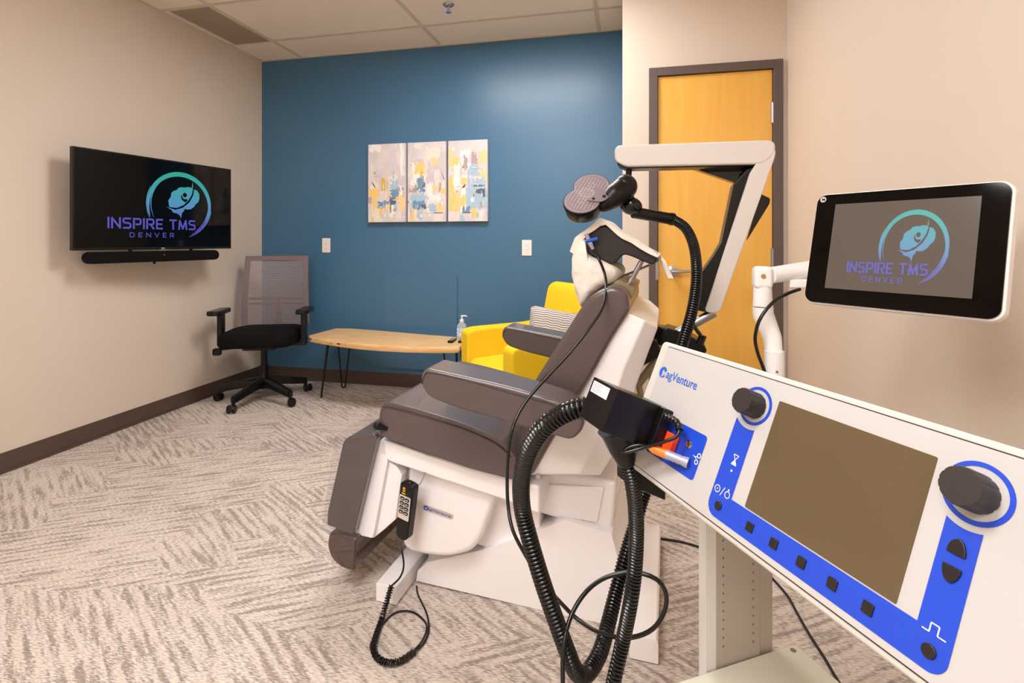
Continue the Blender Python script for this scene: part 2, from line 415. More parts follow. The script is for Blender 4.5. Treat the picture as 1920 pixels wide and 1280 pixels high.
b.tube([(hx-.004, -.05, .98), (hx+.02, -.053, .98), (hx+.07, -.05, .982), (hx+.115, -.044, .984)], [.011, .011, .009, .008], 12)
b.obj('door_handle', 'brushed_steel', d1)
MB().box(-W2-.012, -W2+.003, -.0195, -.002, .93, 1.03).obj('strike_plate', 'brushed_steel', d1)

# ceiling fittings
v = thing('ceiling_grille', 'brown-grey return air grille set in the ceiling above the left wall', 'vent', (-2.80, 3.115, H))
b = MB().box(-.145, .145, -.29, .29, -.012, -.002); b.obj('grille_face', 'grille', v)
b = MB(); b.box(-.165, -.145, -.30, .30, -.009, 0).box(.145, .152, -.30, .30, -.009, 0).box(-.145, .145, -.30, -.29, -.009, 0).box(-.145, .145, .29, .30, -.009, 0); b.obj('frame', 'ceiling_grid', v)
v = thing('fire_sprinkler', 'small chrome pendent sprinkler head in the ceiling', 'sprinkler', (-1.128, 3.151, H))
MB().lathe([(0, 0), (.038, 0), (.038, -.003), (.028, -.012), (.012, -.014), (.012, -.002), (0, -.002)]).obj('escutcheon', 'chrome', v)
MB().lathe([(0, -.002), (.008, -.004), (.007, -.03), (.011, -.032), (.011, -.038), (.004, -.04), (.004, -.05), (.019, -.051), (.019, -.053), (0, -.053)]).obj('head', 'chrome', v)
for i, (cx, cy, lb) in enumerate(((-.8148, 2.507, 'flush rectangular ceiling light over the treatment chair'), (-.8148, .069, 'flush rectangular ceiling light above the camera'), (-.8148, -1.15, 'added fill light panel, out of view near the wall behind the camera'))):  # last panel is an added fill light that brightens camera-facing sides
    v = thing('ceiling_light', lb, 'ceiling light', (cx, cy, H), group='flush ceiling lights')
    MB().box(-.57, .57, -.27, .27, -.012, -.008).obj('diffuser', 'diffuser', v, smooth=0)
    b = MB(); b.box(-.595, .595, -.293, -.27, -.014, -.006).box(-.595, .595, .27, .293, -.014, -.006).box(-.595, -.57, -.27, .27, -.014, -.006).box(.57, .595, -.27, .27, -.014, -.006); b.obj('frame', 'ceiling_grid', v)

# ------------------------------------------------------------------ back wall fittings
p = thing('access_panel', 'square panel painted the same blue as the wall it is screwed to', 'panel', (-1.596, YB, .517))
MB().box(-.31, .31, -.011, 0, -.371, .371).obj('plate', 'blue_panel', p, bevel=.001)
for sx in (-.285, 0, .28):
    for sz in (-.34, .34):
        MB().lathe([(0, -.011), (.0045, -.011), (.004, -.0125), (0, -.013)], (sx, 0, sz), seg=12, axis='y').obj('screw', 'blue_panel', p)
def wallplate(x, z, lb, outlet):
    p = thing('wall_plate', lb, 'wall plate', (x, YB, z))
    MB().prism(rrect(-.037, .037, -.059, .059, .004), -.006, 0).obj('plate', 'switch_white', p, bevel=.002)
    if outlet:
        MB().prism(rrect(-.017, .017, -.034, .034, .003), -.008, -.005).obj('socket_face', 'switch_white', p, bevel=.001)
        for dz in (.017, -.017):
            b = MB().box(-.0075, -.0055, -.0086, -.0075, dz-.001, dz+.008).box(.0055, .0075, -.0086, -.0075, dz-.001, dz+.008)
            b.lathe([(0, -.0075), (.0025, -.0075), (.0025, -.0086), (0, -.0086)], (0, 0, dz-.008), seg=10, axis='y'); b.obj('socket', 'outlet_dark', p)
    else:
        for dz in (.008, -.028): MB().lathe([(0, -.005), (.0035, -.005), (.003, -.0085), (0, -.0085)], (0, 0, dz), seg=12, axis='y').obj('jack', 'outlet_dark', p)
wallplate(-2.419, 1.12, 'white cover plate with two small jacks, on the blue wall left of the paintings', False)
wallplate(-.74, 1.104, 'white plate with a double power socket, on the blue wall right of the paintings', True)

# three canvases of one abstract painting
ART = {'pale': (226, 217, 214), 'warm': (232, 222, 210), 'white': (240, 236, 234), 'yellow': (244, 204, 116), 'ochre': (222, 178, 84), 'sky': (164, 194, 214), 'blue': (104, 146, 184), 'navy': (84, 98, 124), 'mauve': (180, 158, 160), 'grey': (206, 198, 202), 'sand': (238, 208, 152)}
for k, c in ART.items(): mat('paint_'+k, c, .6, vary=(26, tuple(min(255, int(v*.9+22)) for v in c), (1, 1, .5)))
mat('paint_ground', (228, 219, 215), .6, vary=(9, (206, 200, 206), (1, 1, .6)))
AK = list(ART)
def canvas(x0, x1, lb, dabs, seed):
    rnd = random.Random(seed); z0, z1 = 1.305, 1.925
    p = thing('painting', lb, 'painting', ((x0+x1)/2, YB, z0), group='abstract canvases on the blue wall')
    hw = (x1-x0)/2; hh = z1-z0
    MB().box(-hw, hw, -.038, -.002, 0, hh).obj('canvas', 'paint_ground', p, bevel=.002)
    b = MB(); n = 0
    def dab(col, fx0, fx1, fy0, fy1):
        nonlocal n
        b.m(AK.index(col)); pts = []; N = 9
        def J(a): return (rnd.random()-.5)*a
        X0, X1, Z0, Z1 = -hw+fx0*2*hw, -hw+fx1*2*hw, hh*(1-fy1), hh*(1-fy0)
        jx = min(.024, (X1-X0)*.34); jz = min(.04, (Z1-Z0)*.34)
        for k in range(N): pts.append((X0+(X1-X0)*k/N, Z0+J(jz)))
        for k in range(N): pts.append((X1+J(jx), Z0+(Z1-Z0)*k/N))
        for k in range(N): pts.append((X1-(X1-X0)*k/N, Z1+J(jz)))
        for k in range(N): pts.append((X0+J(jx), Z1-(Z1-Z0)*k/N))
        pts = [(max(-hw+.001, min(hw-.001, x)), max(.001, min(hh-.001, z))) for x, z in pts]
        n += 1; b.flat(pts, -.0382-n*.00005)
    for c in ('warm', 'grey', 'white', 'pale', 'grey', 'white', 'warm'):
        for k in range(3):
            fx, fy = rnd.random()*.8, rnd.random()*.9; dab(c, fx, fx+.1+.2*rnd.random(), fy, fy+.04+.16*rnd.random())
    for d in dabs: dab(*d)
    for k in range(46):
        c = rnd.choice(['pale', 'white', 'pale', 'grey', 'warm', 'sand']); fx, fy = rnd.random()*.96, .25+rnd.random()*.7
        if rnd.random() < .6: dab(c, fx, fx+.008+.014*rnd.random(), fy, fy+.03+.07*rnd.random())
        else: dab(c, fx, fx+.04+.08*rnd.random(), fy, fy+.006+.01*rnd.random())
    for k in range(16):
        c = rnd.choice(['white', 'sky', 'yellow', 'navy', 'mauve', 'white', 'grey']); fx, fy = rnd.random()*.95, .35+rnd.random()*.6
        dab(c, fx, fx+.015+.04*rnd.random(), fy, fy+.01+.09*rnd.random())
    b.obj('paint_layer', ['paint_'+k for k in AK], p, smooth=0)
canvas(-2.024, -1.703, 'leftmost of the three abstract canvases, mostly grey-white with a blue block low down',
  [('yellow', .02, .3, .56, .68), ('ochre', .35, .47, .45, .6), ('grey', .28, .36, .42, .6), ('mauve', 0, .1, .68, .76), ('yellow', .14, .24, .66, .84), ('blue', .28, .58, .73, .82), ('navy', .58, .63, .68, .87), ('sky', .6, .82, .47, .58), ('blue', .62, .82, .58, .7), ('navy', .6, .75, .7, .78), ('sand', .82, 1, .63, .85), ('mauve', .78, .95, .56, .61), ('sand', .46, .6, .78, .86), ('yellow', .3, .4, .82, .92), ('yellow', .1, .16, .93, 1), ('white', .86, .94, 0, .4), ('sand', .52, .55, .33, .5), ('yellow', .53, .58, .58, .7), ('sky', .7, .78, .78, .86)], 1)
canvas(-1.685, -1.368, 'middle of the three abstract canvases, a yellow patch over a blue wedge',
  [('yellow', .18, .44, .26, .4), ('ochre', .33, .42, .36, .47), ('blue', .22, .44, .44, .62), ('navy', .4, .46, .5, .58), ('mauve', .03, .2, .57, .63), ('sand', .62, .8, .2, .3), ('grey', .5, .7, .35, .52), ('sky', .1, .48, .65, .8), ('blue', .12, .46, .74, .84), ('navy', .36, .49, .78, .84), ('sand', .66, .82, .54, .62), ('mauve', .82, .88, .5, .62), ('yellow', .88, 1, .58, .66), ('sky', .56, .76, .78, .88), ('sand', .74, .94, .78, .9), ('navy', .5, .92, .885, .895), ('yellow', .06, .16, .88, 1), ('sky', .26, .4, .86, .97), ('grey', .84, .98, .12, .5), ('white', .58, .86, .65, .74)], 2)
canvas(-1.35, -1.036, 'rightmost of the three abstract canvases, the one with the most yellow and sky blue',
  [('sand', .0, .12, .08, .3), ('yellow', .1, .26, .2, .36), ('white', .34, .56, .12, .35), ('mauve', .4, .5, .2, .36), ('mauve', .6, .74, .16, .3), ('sand', .78, 1, .14, .3), ('sky', .56, .78, .3, .44), ('sand', .84, 1, .34, .55), ('yellow', .02, .14, .45, .66), ('yellow', .34, .48, .46, .56), ('sky', .5, .56, .36, .8), ('sky', .6, .96, .46, .6), ('navy', .64, .92, .555, .575), ('sky', .4, 1, .6, .84), ('navy', .72, .92, .6, .66), ('white', .34, .44, .56, .72), ('yellow', .02, .46, .68, .86), ('sand', .2, .34, .6, .76), ('white', .58, .66, .7, .76), ('blue', .36, .56, .82, .89), ('yellow', .6, .74, .84, .95), ('navy', .34, .6, .885, .897), ('white', .14, .3, .3, .6), ('sky', .3, .42, .92, 1)], 3)

# ------------------------------------------------------------------ screens and the clinic logo
def logo_shapes(b, f, ax, d0, sgn):
    """ring, brain and figure; f maps logo units (0..10 wide, 0..8 high) to the plane; material 0 = gradient, 1 = the screen behind"""
    def fl(poly, k, m, mp=True):
        if mp: poly = [(5.49+(x-4.9)*.9, 3.3+(y-2.5)*.908) for x, y in poly]
        b.m(m).flat([f(*q) for q in poly], d0+sgn*k*.0002, ax)
    cx, cy, Ro = 6.65, 4.55, 3.02
    def arc(a0, a1, ro, w, cyo=0, cxo=0, n=48):
        out, inn = [], []
        for k in range(n+1):
            t = k/n; a = R(a0+(a1-a0)*t); ww = w*math.sin(PI*t)**.55
            out.append((cx+cxo+ro*math.cos(a), cy+cyo+ro*math.sin(a))); inn.append((cx+cxo+(ro-ww)*math.cos(a), cy+cyo+(ro-ww)*math.sin(a)))
        for k in range(n): fl([out[k], out[k+1], inn[k+1], inn[k]], 1, 0, False)
    arc(-48, 205, Ro, .42); arc(-76, -8, Ro+.05, .16, .02, .02); arc(-60, 10, Ro-.22, .1); arc(110, 208, Ro-.3, .08); arc(150, 206, Ro+.07, .07); arc(-70, -30, Ro-.12, .07)
    brain = [(4.98,3.7),(4.9,4.25),(5.15,4.6),(5.2,5.0),(5.45,5.25),(5.75,5.35),(5.95,5.6),(6.3,5.7),(6.6,5.68),(6.95,5.78),(7.3,5.74),(7.55,5.6),(7.95,5.5),(8.2,5.15),(8.22,4.7),(8.1,4.3),(7.8,4.05),(7.6,3.75),(7.25,3.5),(6.85,3.45),(6.6,3.5),(6.5,3.25),(6.3,3.05),(6.22,2.5),(6.05,2.85),(5.75,3.0),(5.4,3.05),(5.25,3.3)]
    fl(brain, 1, 0)
    # the figure cut out of the brain
    sw = []
    top = [(7.45, 6.3), (7.5, 5.6), (7.35, 5.0), (7.0, 4.4), (6.5, 3.9), (5.8, 3.55), (4.75, 3.6)]
    bot = [(5.6, 3.35), (6.4, 3.6), (7.1, 4.2), (7.5, 4.9), (7.62, 5.5)]
    fl(top+bot, 2, 1)
    fl([(7.45, 6.35), (7.5, 5.75), (7.36, 5.72)], 3, 0)
    fl([(4.7, 3.62), (5.2, 3.32), (5.25, 3.42)], 3, 0)
    fl(disc(6.62, 4.92, .22), 2, 1)
    fl([(6.3, 5.0), (6.2, 4.7), (6.3, 4.4), (6.6, 4.2), (6.75, 4.2), (6.95, 4.5), (6.75, 4.5), (6.5, 4.5), (6.35, 4.7)], 2, 1)
# television
TVO = (-2.8915, 2.1686, 1.102); TW, TH = .966, .56
ty = math.atan2(.9878, .156)
tv = thing('television', 'wall-mounted black flat television showing a teal and purple brain logo', 'television', TVO, ty)
MB().box(0, TW, 0, .028, 0, TH).box(.15, TW-.15, .028, .055, .04, .4).obj('housing', 'satin_black', tv, bevel=.002)
scr = MB().box(.009, TW-.009, -.0006, .001, .016, TH-.009).obj('screen', 'tv_screen', tv, smooth=0)
b = MB(); b.box(.3, .66, .055, .07, .1, .42); b.cyl((.45, .06, .26), (.36, .16, .26), .02); b.box(.28, .42, .145, .168, .1, .42)
b.obj('wall_bracket', 'black_plastic', tv, bevel=.002)
TXT = [(0.1683,0.1886),(0.1683,0.1238),(0.6964,0.13),(0.6964,0.1913),(0.2866,0.1032),(0.2866,0.0739),(0.5528,0.0729),(0.5528,0.1077),(0.3851,0.2768),(0.8084,0.3058),(0.5855,0.4932),(0.6527,0.0768),(0.5921,0.2077),(0.5049,0.3163),(0.7168,0.3459)]
tx0 = TXT[0][0]; tx1 = TXT[3][0]; tz1 = TXT[0][1]; tz0 = TXT[1][1]
ring_l, ring_r, ring_t = TXT[8][0], TXT[9][0], TXT[10][1]
k_x = (ring_r-ring_l)/6.04; 
rt_z = ring_t; 
k_y = (TXT[10][1]-TXT[11][1])/6.0
def f_tv(x, y): return ((x-3.63)*k_x+ring_l, (y-7.57)*k_y+rt_z)
b = MB(); logo_shapes(b, f_tv, 'y', -.0009, -1); b.obj('logo', ['logo_gradient', 'tv_screen'], scr, smooth=0)
sign('clinic_lettering', 'INSPIRE TMS', 'logo_purple', scr, tx0, tz0, tx1-tx0, tz1-tz0, -.0016, 'y')
sign('city_lettering', 'DENVER', 'logo_purple', scr, TXT[5][0], TXT[5][1], TXT[7][0]-TXT[5][0], TXT[4][1]-TXT[5][1], -.0016, 'y', .62, .15)
text('maker_mark', 'TCL', 'mark_white', tv, (TW/2-.012, -.0012, .004), (1, 0, 0), (0, 0, 1), .024, .007, bold=.01)
MB().box(TW/2-.03, TW/2+.03, -.004, .01, -.005, .001).obj('sensor', 'chrome', tv)
SB = [(0.0697,-0.0336),(0.8761,-0.0332)]
sb = thing('soundbar', 'slim black soundbar hanging just below the television', 'speaker', (TVO[0], TVO[1], TVO[2]), ty)
zc = -.042
b = MB(); b.prism(rrect(SB[0][0], SB[1][0], zc-.033, zc+.033, .0325, 8), .0, .06); b.obj('body', 'black_fabric', sb, bevel=.008, seg=3)
MB().lathe([(0, 0), (.003, 0), (.003, -.002), (0, -.002)], (.49, .0, zc+.008), seg=10, axis='y').obj('indicator', 'red_light', sb)
MB().box(.43, .438, -.001, .012, zc-.046, zc-.03).obj('cable_stub', 'black_plastic', sb)
for x_ in (.3, .68): MB().box(x_, x_+.02, .029, .034, zc+.03, .05).obj('bracket', 'black_plastic', sb)

# ------------------------------------------------------------------ office chair
oc = thing('office_chair', 'black office chair with grey see-through mesh back in the corner below the television', 'chair', (-2.59, 3.27, 0), R(20.7))
rz = -R(20.7)
MB().lathe([(0, .085), (.035, .085), (.04, .13), (.03, .15), (.03, .25), (.022, .25), (.022, .40), (0, .40)]).obj('gas_column', 'black_plastic', oc)
for k in range(5):
    a = R(-90+72*k)+rz; dx, dy = math.cos(a), math.sin(a); px_, py_ = -dy, dx; secs = []
    for r, z, w_, h_ in ((.02, .135, .032, .03), (.12, .125, .028, .028), (.24, .1, .022, .024), (.30, .088, .02, .022)):
        secs.append([(dx*r+px_*w_*sx, dy*r+py_*w_*sx, z+h_*sz) for sx, sz in ((-1, -1), (1, -1), (1, .4), (.5, 1), (-.5, 1), (-1, .4))])
    leg = MB().loft(secs).obj('leg', 'satin_black', oc)
    cx, cy = dx*.315, dy*.315; a2 = a+R(35*(k-2)); ux_, uy_ = math.cos(a2), math.sin(a2)
    b = MB(); b.cyl((dx*.3, dy*.3, .05), (dx*.3, dy*.3, .1), .012, seg=12)
    for s_ in (-1, 1):
        c0 = Vector((cx+ux_*s_*.009, cy+uy_*s_*.009, .029)); c1 = Vector((cx+ux_*s_*.026, cy+uy_*s_*.026, .029)); b.cyl(c0, c1, .029, .026, 20)
    b.obj('caster', 'black_plastic', oc, bevel=.002)
b = MB(); b.box(-.11, .11, -.12, .13, .38, .43); b.box(-.27, .27, -.02, .05, .395, .415); b.obj('mechanism', 'black_plastic', oc, bevel=.008)
b = MB(); b.pillow(roundpoly([(-.245, -.25), (.245, -.25), (.255, .1), (.2, .24), (-.2, .24), (-.255, .1)], .09), .415, .515, bulge=.03, ax='z', n=5, shrink=.12)
b.obj('seat', 'black_fabric', oc, smooth=60)
secs = []
for k in range(13):
    t = k/12; z = .50+t*.53; y = .235+.045*t+.03*math.sin(PI*t*.9)*-1+.03; secs.append((t, z, y))
def bw(t): return .235+.02*(1-t)
nx = 14
b = MB()
grid = []
for t, z, y in secs:
    grid.append([b.bm.verts.new((bw(t)*u, y+.045*(1-u*u), z)) for u in [(-1+2*i/nx)*.86 for i in range(nx+1)]])
for r0, r1 in zip(grid, grid[1:]):
    for i in range(nx): b._f([r0[i], r0[i+1], r1[i+1], r1[i]])
b.obj('mesh_back', 'chair_mesh', oc)
b = MB()
mat('mesh_border', (120, 106, 108), .7, bump=(300, .4, .001)); mat('back_frame', (60, 44, 42), .5)
for s_ in (-1, 1):
    L_ = []
    for t, z, y in secs:
        w0, w1 = bw(t)*.83, bw(t); yy = y+.012
        L_.append([(s_*w0, yy, z), (s_*w1, yy-.008, z), (s_*w1, yy+.012, z), (s_*w0, yy+.014, z)])
    b.loft(L_)
tt = secs[-1]
b.loft([[(bw(1)*u, tt[2]+.01+.045*(1-u*u)*.6+dy, tt[1]+dz) for dy, dz in ((-.008, -.03), (.012, -.03), (.012, .008), (-.008, .008))] for u in [(-1+2*i/nx) for i in range(nx+1)]])
b.obj('back_frame', 'mesh_border', oc, bevel=.003)
b = MB()
for z in (.66, .70): b.loft([[(.22*u, .32+.03*(1-u*u)+dy, z+dz) for dy, dz in ((0, -.008), (.015, -.008), (.015, .008), (0, .008))] for u in [(-1+2*i/8) for i in range(9)]])
b.loft([[(-.04, .32, .38), (.04, .32, .38), (.04, .36, .38), (-.04, .36, .38)], [(-.022, .345, .6), (.022, .345, .6), (.022, .37, .6), (-.022, .37, .6)], [(-.02, .345, .70), (.02, .345, .70), (.02, .36, .70), (-.02, .36, .70)]])
b.loft([[(-.03, .08, .385), (.03, .08, .385), (.03, .08, .41), (-.03, .08, .41)], [(-.04, .36, .38), (.04, .36, .38), (.04, .36, .42), (-.04, .36, .42)]])
b.obj('lumbar_support', 'black_plastic', oc, bevel=.003)
for s_ in (-1, 1):
    ar = MB().loft([[(s_*(.285+.02*0)+dx, -.02+dy, z) for dx, dy in ((-.018, -.03), (.018, -.03), (.018, .03), (-.018, .03))] for z in (.41, .5, .63)]).box(min(s_*.2, s_*.3), max(s_*.2, s_*.3), -.04, .02, .395, .42).obj('arm', 'black_plastic', oc, bevel=.005)
    MB().prism(roundpoly([(s_*.295-.045, -.15), (s_*.295+.045, -.15), (s_*.295+.04, .1), (s_*.295-.04, .1)], .035), .632, .665, 'z').obj('arm_pad', 'satin_black', ar, bevel=.008, seg=3)
MB().cyl((-.1, -.05, .4), (-.27, -.09, .385), .006, seg=10).prism(rrect(-.31, -.255, .35, .40, .012), -.105, -.08).obj('lever', 'black_plastic', oc, bevel=.003)

# ------------------------------------------------------------------ bench, remotes, bottle
be = thing('live_edge_bench', 'long live-edge wooden bench on black hairpin legs against the blue wall', 'bench')
top = [(-2.292, 3.37), (-2.26, 3.33), (-2.12, 3.272), (-1.95, 3.215), (-1.78, 3.172), (-1.6, 3.148), (-1.42, 3.148), (-1.25, 3.168), (-1.1, 3.2), (-1.075, 3.215), (-1.10, 3.56), (-1.22, 3.552), (-1.3, 3.57), (-1.42, 3.585), (-1.6, 3.62), (-1.78, 3.655), (-1.95, 3.69), (-2.15, 3.715), (-2.275, 3.70)]
b = MB(); secs = []
cxy = Vector((-1.68, 3.44))
for k, z in ((.985, .421), (1.0, .436), (1.0, .452), (.992, .461)):
    secs.append([(cxy.x+(x-cxy.x)*k, cxy.y+(y-cxy.y)*k, z) for x, y in top])
b.loft(secs)
slab = b.obj('top', 'slab_wood', be, bevel=.003)
b = MB(); rnd = random.Random(3)
for q in range(7):
    fx = -2.25+.055*q+rnd.random()*.02; t_ = (fx+2.26)/.48; y = 3.326-.11*t_-.02*(1 if q else 0)
    y = 3.33+(fx+2.26)*(-.115/.31) if fx < -1.95 else 3.215
    MB().ball((fx, y+.001, .438+rnd.random()*.01), .012, 1.7, .35, .5, Matrix.Rotation(-.35, 4, 'Z'), seg=10).obj('knot', 'slab_bark', slab)
def hairpin(x, y, lean):
    b = MB(); r = .0055; ax_, ay_ = lean
    a0 = Vector((x-ay_*.05+ax_*-.0, y+ax_*.05, .42)); a1 = Vector((x+ay_*.05, y-ax_*.05, .42)); f0 = Vector((x+ax_*.05, y+ay_*.05, 0))
    side = Vector((-ay_, ax_, 0))*.013
    pts = [a0, f0+side+Vector((0, 0, .02)), f0+side*.6+Vector((0, 0, .008)), f0+Vector((0, 0, .0056)), f0-side*.6+Vector((0, 0, .008)), f0-side+Vector((0, 0, .02)), a1]
    b.tube(pts, r, 10); c = Vector((x, y, .419)); b.box(x-.05, x+.05, y-.05, y+.05, .4185, .4215); b.obj('leg', 'rod_black', be)
hairpin(-2.16, 3.42, (-.8, -.6)); hairpin(-2.15, 3.62, (-.6, .8)); hairpin(-1.17, 3.30, (.7, -.7)); hairpin(-1.18, 3.48, (.7, .7))
def remote(x, y, rz, lb):
    r = thing('remote_control', lb, 'remote control', (x, y, .4612), rz, group='remote controls on the bench')
    MB().prism(rrect(-.019, .019, -.06, .06, .008), 0, .015, 'z').obj('body', 'black_plastic', r, bevel=.004)
    b = MB()
    for i in range(3):
        for j in range(6): b.prism(disc(-.01+.01*i, -.04+.014*j, .003, 8), .0145, .0165, 'z')
    b.prism(rrect(-.014, .014, .044, .054, .003), .0145, .016, 'z'); b.obj('buttons', 'label_grey', r)
RM = [(-1.1835,3.382),(-1.1224,3.3957)]
remote(RM[0][0], RM[0][1], R(4), 'black remote control with pale keys, the left one of the two on the bench')
remote(RM[1][0], RM[1][1], R(14), 'black remote control right beside the sanitizer bottle on the bench')
SP = [(-1.1559,3.5091)]
sb_ = thing('hand_sanitizer', 'clear pump bottle of hand sanitizer standing at the right end of the bench', 'bottle', (SP[0][0], SP[0][1]+.0, .4612))
b = MB(); b.loft([[(x*k, y*k, z) for x, y in rrect(-.034, .034, -.02, .02, .014)] for k, z in ((.9, 0), (1, .006), (1, .085), (.93, .098), (.45, .112), (.4, .118))]); bt = b.obj('bottle', 'water_clear', sb_)
MB().loft([[(x, y, z) for x, y in rrect(-.0346, .0346, -.0206, .0206, .014)] for z in (.015, .075)], cap=False).obj('label', 'bottle_label', sb_)
MB().lathe([(0, .116), (.015, .116), (.015, .134), (.006, .136), (.0045, .155), (.009, .156), (.009, .163), (0, .163)]).tube([(0, 0, .16), (.03, 0, .161), (.038, 0, .155)], [.005, .004, .003], 8).obj('pump', 'white_plastic', sb_)

# ------------------------------------------------------------------ yellow armchair and cushion
F0 = Vector((-.80, 2.82)); face = Vector((-.768, -.64)); yaw = math.atan2(face.x, -face.y)   # local -y is the front
ac = thing('armchair', 'bright yellow upholstered armchair in the corner by the closet', 'armchair', (F0.x-face.x*.36, F0.y-face.y*.36, 0), yaw)
def ap(name, b, bev=.03, par=None): return b.obj(name, 'yellow_fabric', par or ac, bevel=bev, seg=4)
for s_ in (-1, 1):
    x0, x1 = (s_*.24, s_*.355) if s_ > 0 else (-.355, -.24)
    poly = roundpoly([(-.36, .10), (-.36, .60), (-.30, .615), (.1, .62), (.36, .66), (.36, .10)], [0, .05, .03, .05, .05, 0])
    b = MB().prism(poly, x0, x1, 'x'); ap('arm', b, .03)
b = MB().prism(roundpoly([(.17, .12), (.15, .45), (.24, .86), (.30, .89), (.37, .86), (.37, .12)], [0, .02, .05, .04, .05, 0]), -.30, .30, 'x'); ap('backrest', b, .045)
b = MB().prism(roundpoly([(-.345, .30), (-.355, .40), (-.33, .44), (0, .45), (.2, .44), (.2, .30)], [.02, .04, .04, 0, 0, 0]), -.238, .238, 'x'); ap('seat_cushion', b, .03)
b = MB().box(-.24, .24, -.34, .3, .10, .30); ap('seat_base', b, .01)
for sx in (-.3, .3):
    for sy in (-.3, .3): MB().cyl((sx, sy, .0), (sx, sy, .105), .014, .02, 14).obj('leg', 'black_plastic', ac)
PW = [(-0.394,2.9351,0.6339)]
cu = thing('cushion', 'pale grey cushion with thin wavy dark lines, propped on the yellow armchair', 'cushion', (PW[0][0], PW[0][1], PW[0][2]), R(12))
b = MB(); n_ = 14; fr = []; bk = []
hw_, hh_ = .175, .13
for sgn_, lst in ((-1, fr), (1, bk)):
    for j in range(n_+1):
        row = []
        for i in range(n_+1):
            u, v_ = -1+2*i/n_, -1+2*j/n_; th_ = .065*((1-u**4)*(1-v_**4))**.6
            pinch = 1-.06*(abs(u)*abs(v_))**0+.06*max(abs(u), abs(v_))*abs(u*v_)
            row.append((u*hw_*pinch, sgn_*th_-.0, v_*hh_*pinch))
        lst.append(row)
for lst in (fr, bk):
    V = [[b.bm.verts.new(p) for p in row] for row in lst]
    for j in range(n_):
        for i in range(n_): b._f([V[j][i], V[j][i+1], V[j+1][i+1], V[j+1][i]])
bmesh.ops.remove_doubles(b.bm, verts=b.bm.verts, dist=.0001)
o = b.obj('cover', 'wavy_stripe', cu, smooth=80); o.rotation_euler = (R(-22), R(11), 0)

# ------------------------------------------------------------------ treatment chair (local x = towards its back, y = towards the blue wall)
CO = (-.785, 1.51, 0); CA = R(-4)
tc = thing('treatment_chair', 'grey vinyl reclining treatment chair on a white moulded base', 'treatment chair', CO, CA)
W = .59
# base
b = MB(); b.box(0, .072, 0, W, .004, .06)
b.prism(roundpoly([(.79, .004), (.79, .07), (.862, .07), (.868, .06), (.868, .004)], .004), 0, W)
b.prism([(0.082,0.01),(0.088,0.045),(0.122,0.079),(0.32,0.155),(0.587,0.291),(0.732,0.272),(0.771,0.122),(0.777,-0.007)], .115, .475)
b.obj('base', 'gloss_white', tc, bevel=.012, seg=3)
b = MB().prism([(0.48,0.42),(0.48,0.283),(0.581,0.27),(0.728,0.252),(0.743,0.413),(0.651,0.42)], .15, .44); b.obj('rear_housing', 'gloss_white', tc, bevel=.012, seg=3)
MB().prism([(0.455,0.376),(0.706,0.397),(0.685,0.285),(0.455,0.291)], .142, .16).obj('housing_panel', 'gloss_white', tc, bevel=.003)
MB().prism([(0.352,0.334),(0.506,0.339),(0.506,0.23),(0.37,0.148),(0.283,0.162)], .13, .46).obj('link_cover', 'shell_white', tc, bevel=.004)
MB().prism([(0.1,0.093),(0.295,0.144),(0.46,0.232),(0.46,0.12),(0.1,-0.017)], .17, .42).obj('lift_column', 'shell_white', tc, bevel=.004)
ap_ = MB().prism(roundpoly([(0.082,0.425),(0.066,0.266),(0.053,0.145),(0.13,0.134),(0.223,0.142),(0.305,0.175),(0.34,0.233),(0.381,0.355),(0.388,0.405)], [0, .03, .05, .03, .03, .04, .03, .03, 0]), .06, .53).obj('front_cover', 'gloss_white', tc, bevel=.02, seg=4)
BG = [(0.144,0.294),(0.233,0.279),(0.144,0.306),(0.144,0.282)]
bl = .052; bx0, bz0 = BG[0]; bx1, bz1 = BG[1]; ang = math.atan2(bz1-bz0, bx1-bx0); bw_ = math.hypot(bx1-bx0, bz1-bz0)
badge = MB().prism(rrect(-.009, bw_+.009, -.0085, .0085, .0084), -.0015, 0).obj('name_badge', 'badge', tc); badge.location = (bx0, .0592, bz0); badge.rotation_euler = (0, -ang, 0)
MB().prism(disc(.0035, 0, .0075), -.0018, -.001).obj('emblem', 'logo_blue', badge)
text('lettering', 'M', 'mark_white', badge, (.001, -.002, -.004), (1, 0, 0), (0, 0, 1), .006, .0065, bold=.03)
text('lettering', 'agVenture', 'logo_blue', badge, (.0095, -.002, -.0055), (1, 0, 0), (0, 0, 1), bw_-.008, .0095, bold=.02)
# seat
MB().prism([(-0.004,0.51),(0.163,0.478),(0.436,0.441),(0.53,0.427),(0.53,0.343),(0.419,0.37),(0.218,0.404),(0.031,0.438),(-0.004,0.461)], .03, .56).obj('seat_frame', 'shell_white', tc, bevel=.008, seg=3)
sp_ = roundpoly([(0.006,0.534),(0.014,0.615),(0.037,0.644),(0.16,0.628),(0.302,0.601),(0.412,0.567),(0.454,0.535),(0.51,0.444),(0.319,0.466),(0.16,0.499)], [.01, .02, .03, .05, .05, .05, .03, .02, .02, 0])
b = MB().prism(sp_, .0, W); seat = b.obj('seat_cushion', 'taupe_vinyl', tc, bevel=.022, seg=5)
sm = [(0.023,0.626),(0.059,0.626),(0.161,0.611),(0.303,0.584),(0.405,0.551),(0.451,0.518)]
MB().cable([(x, -.003, z) for x, z in sm], .0018, 6).obj('seam', 'seam_dark', seat)
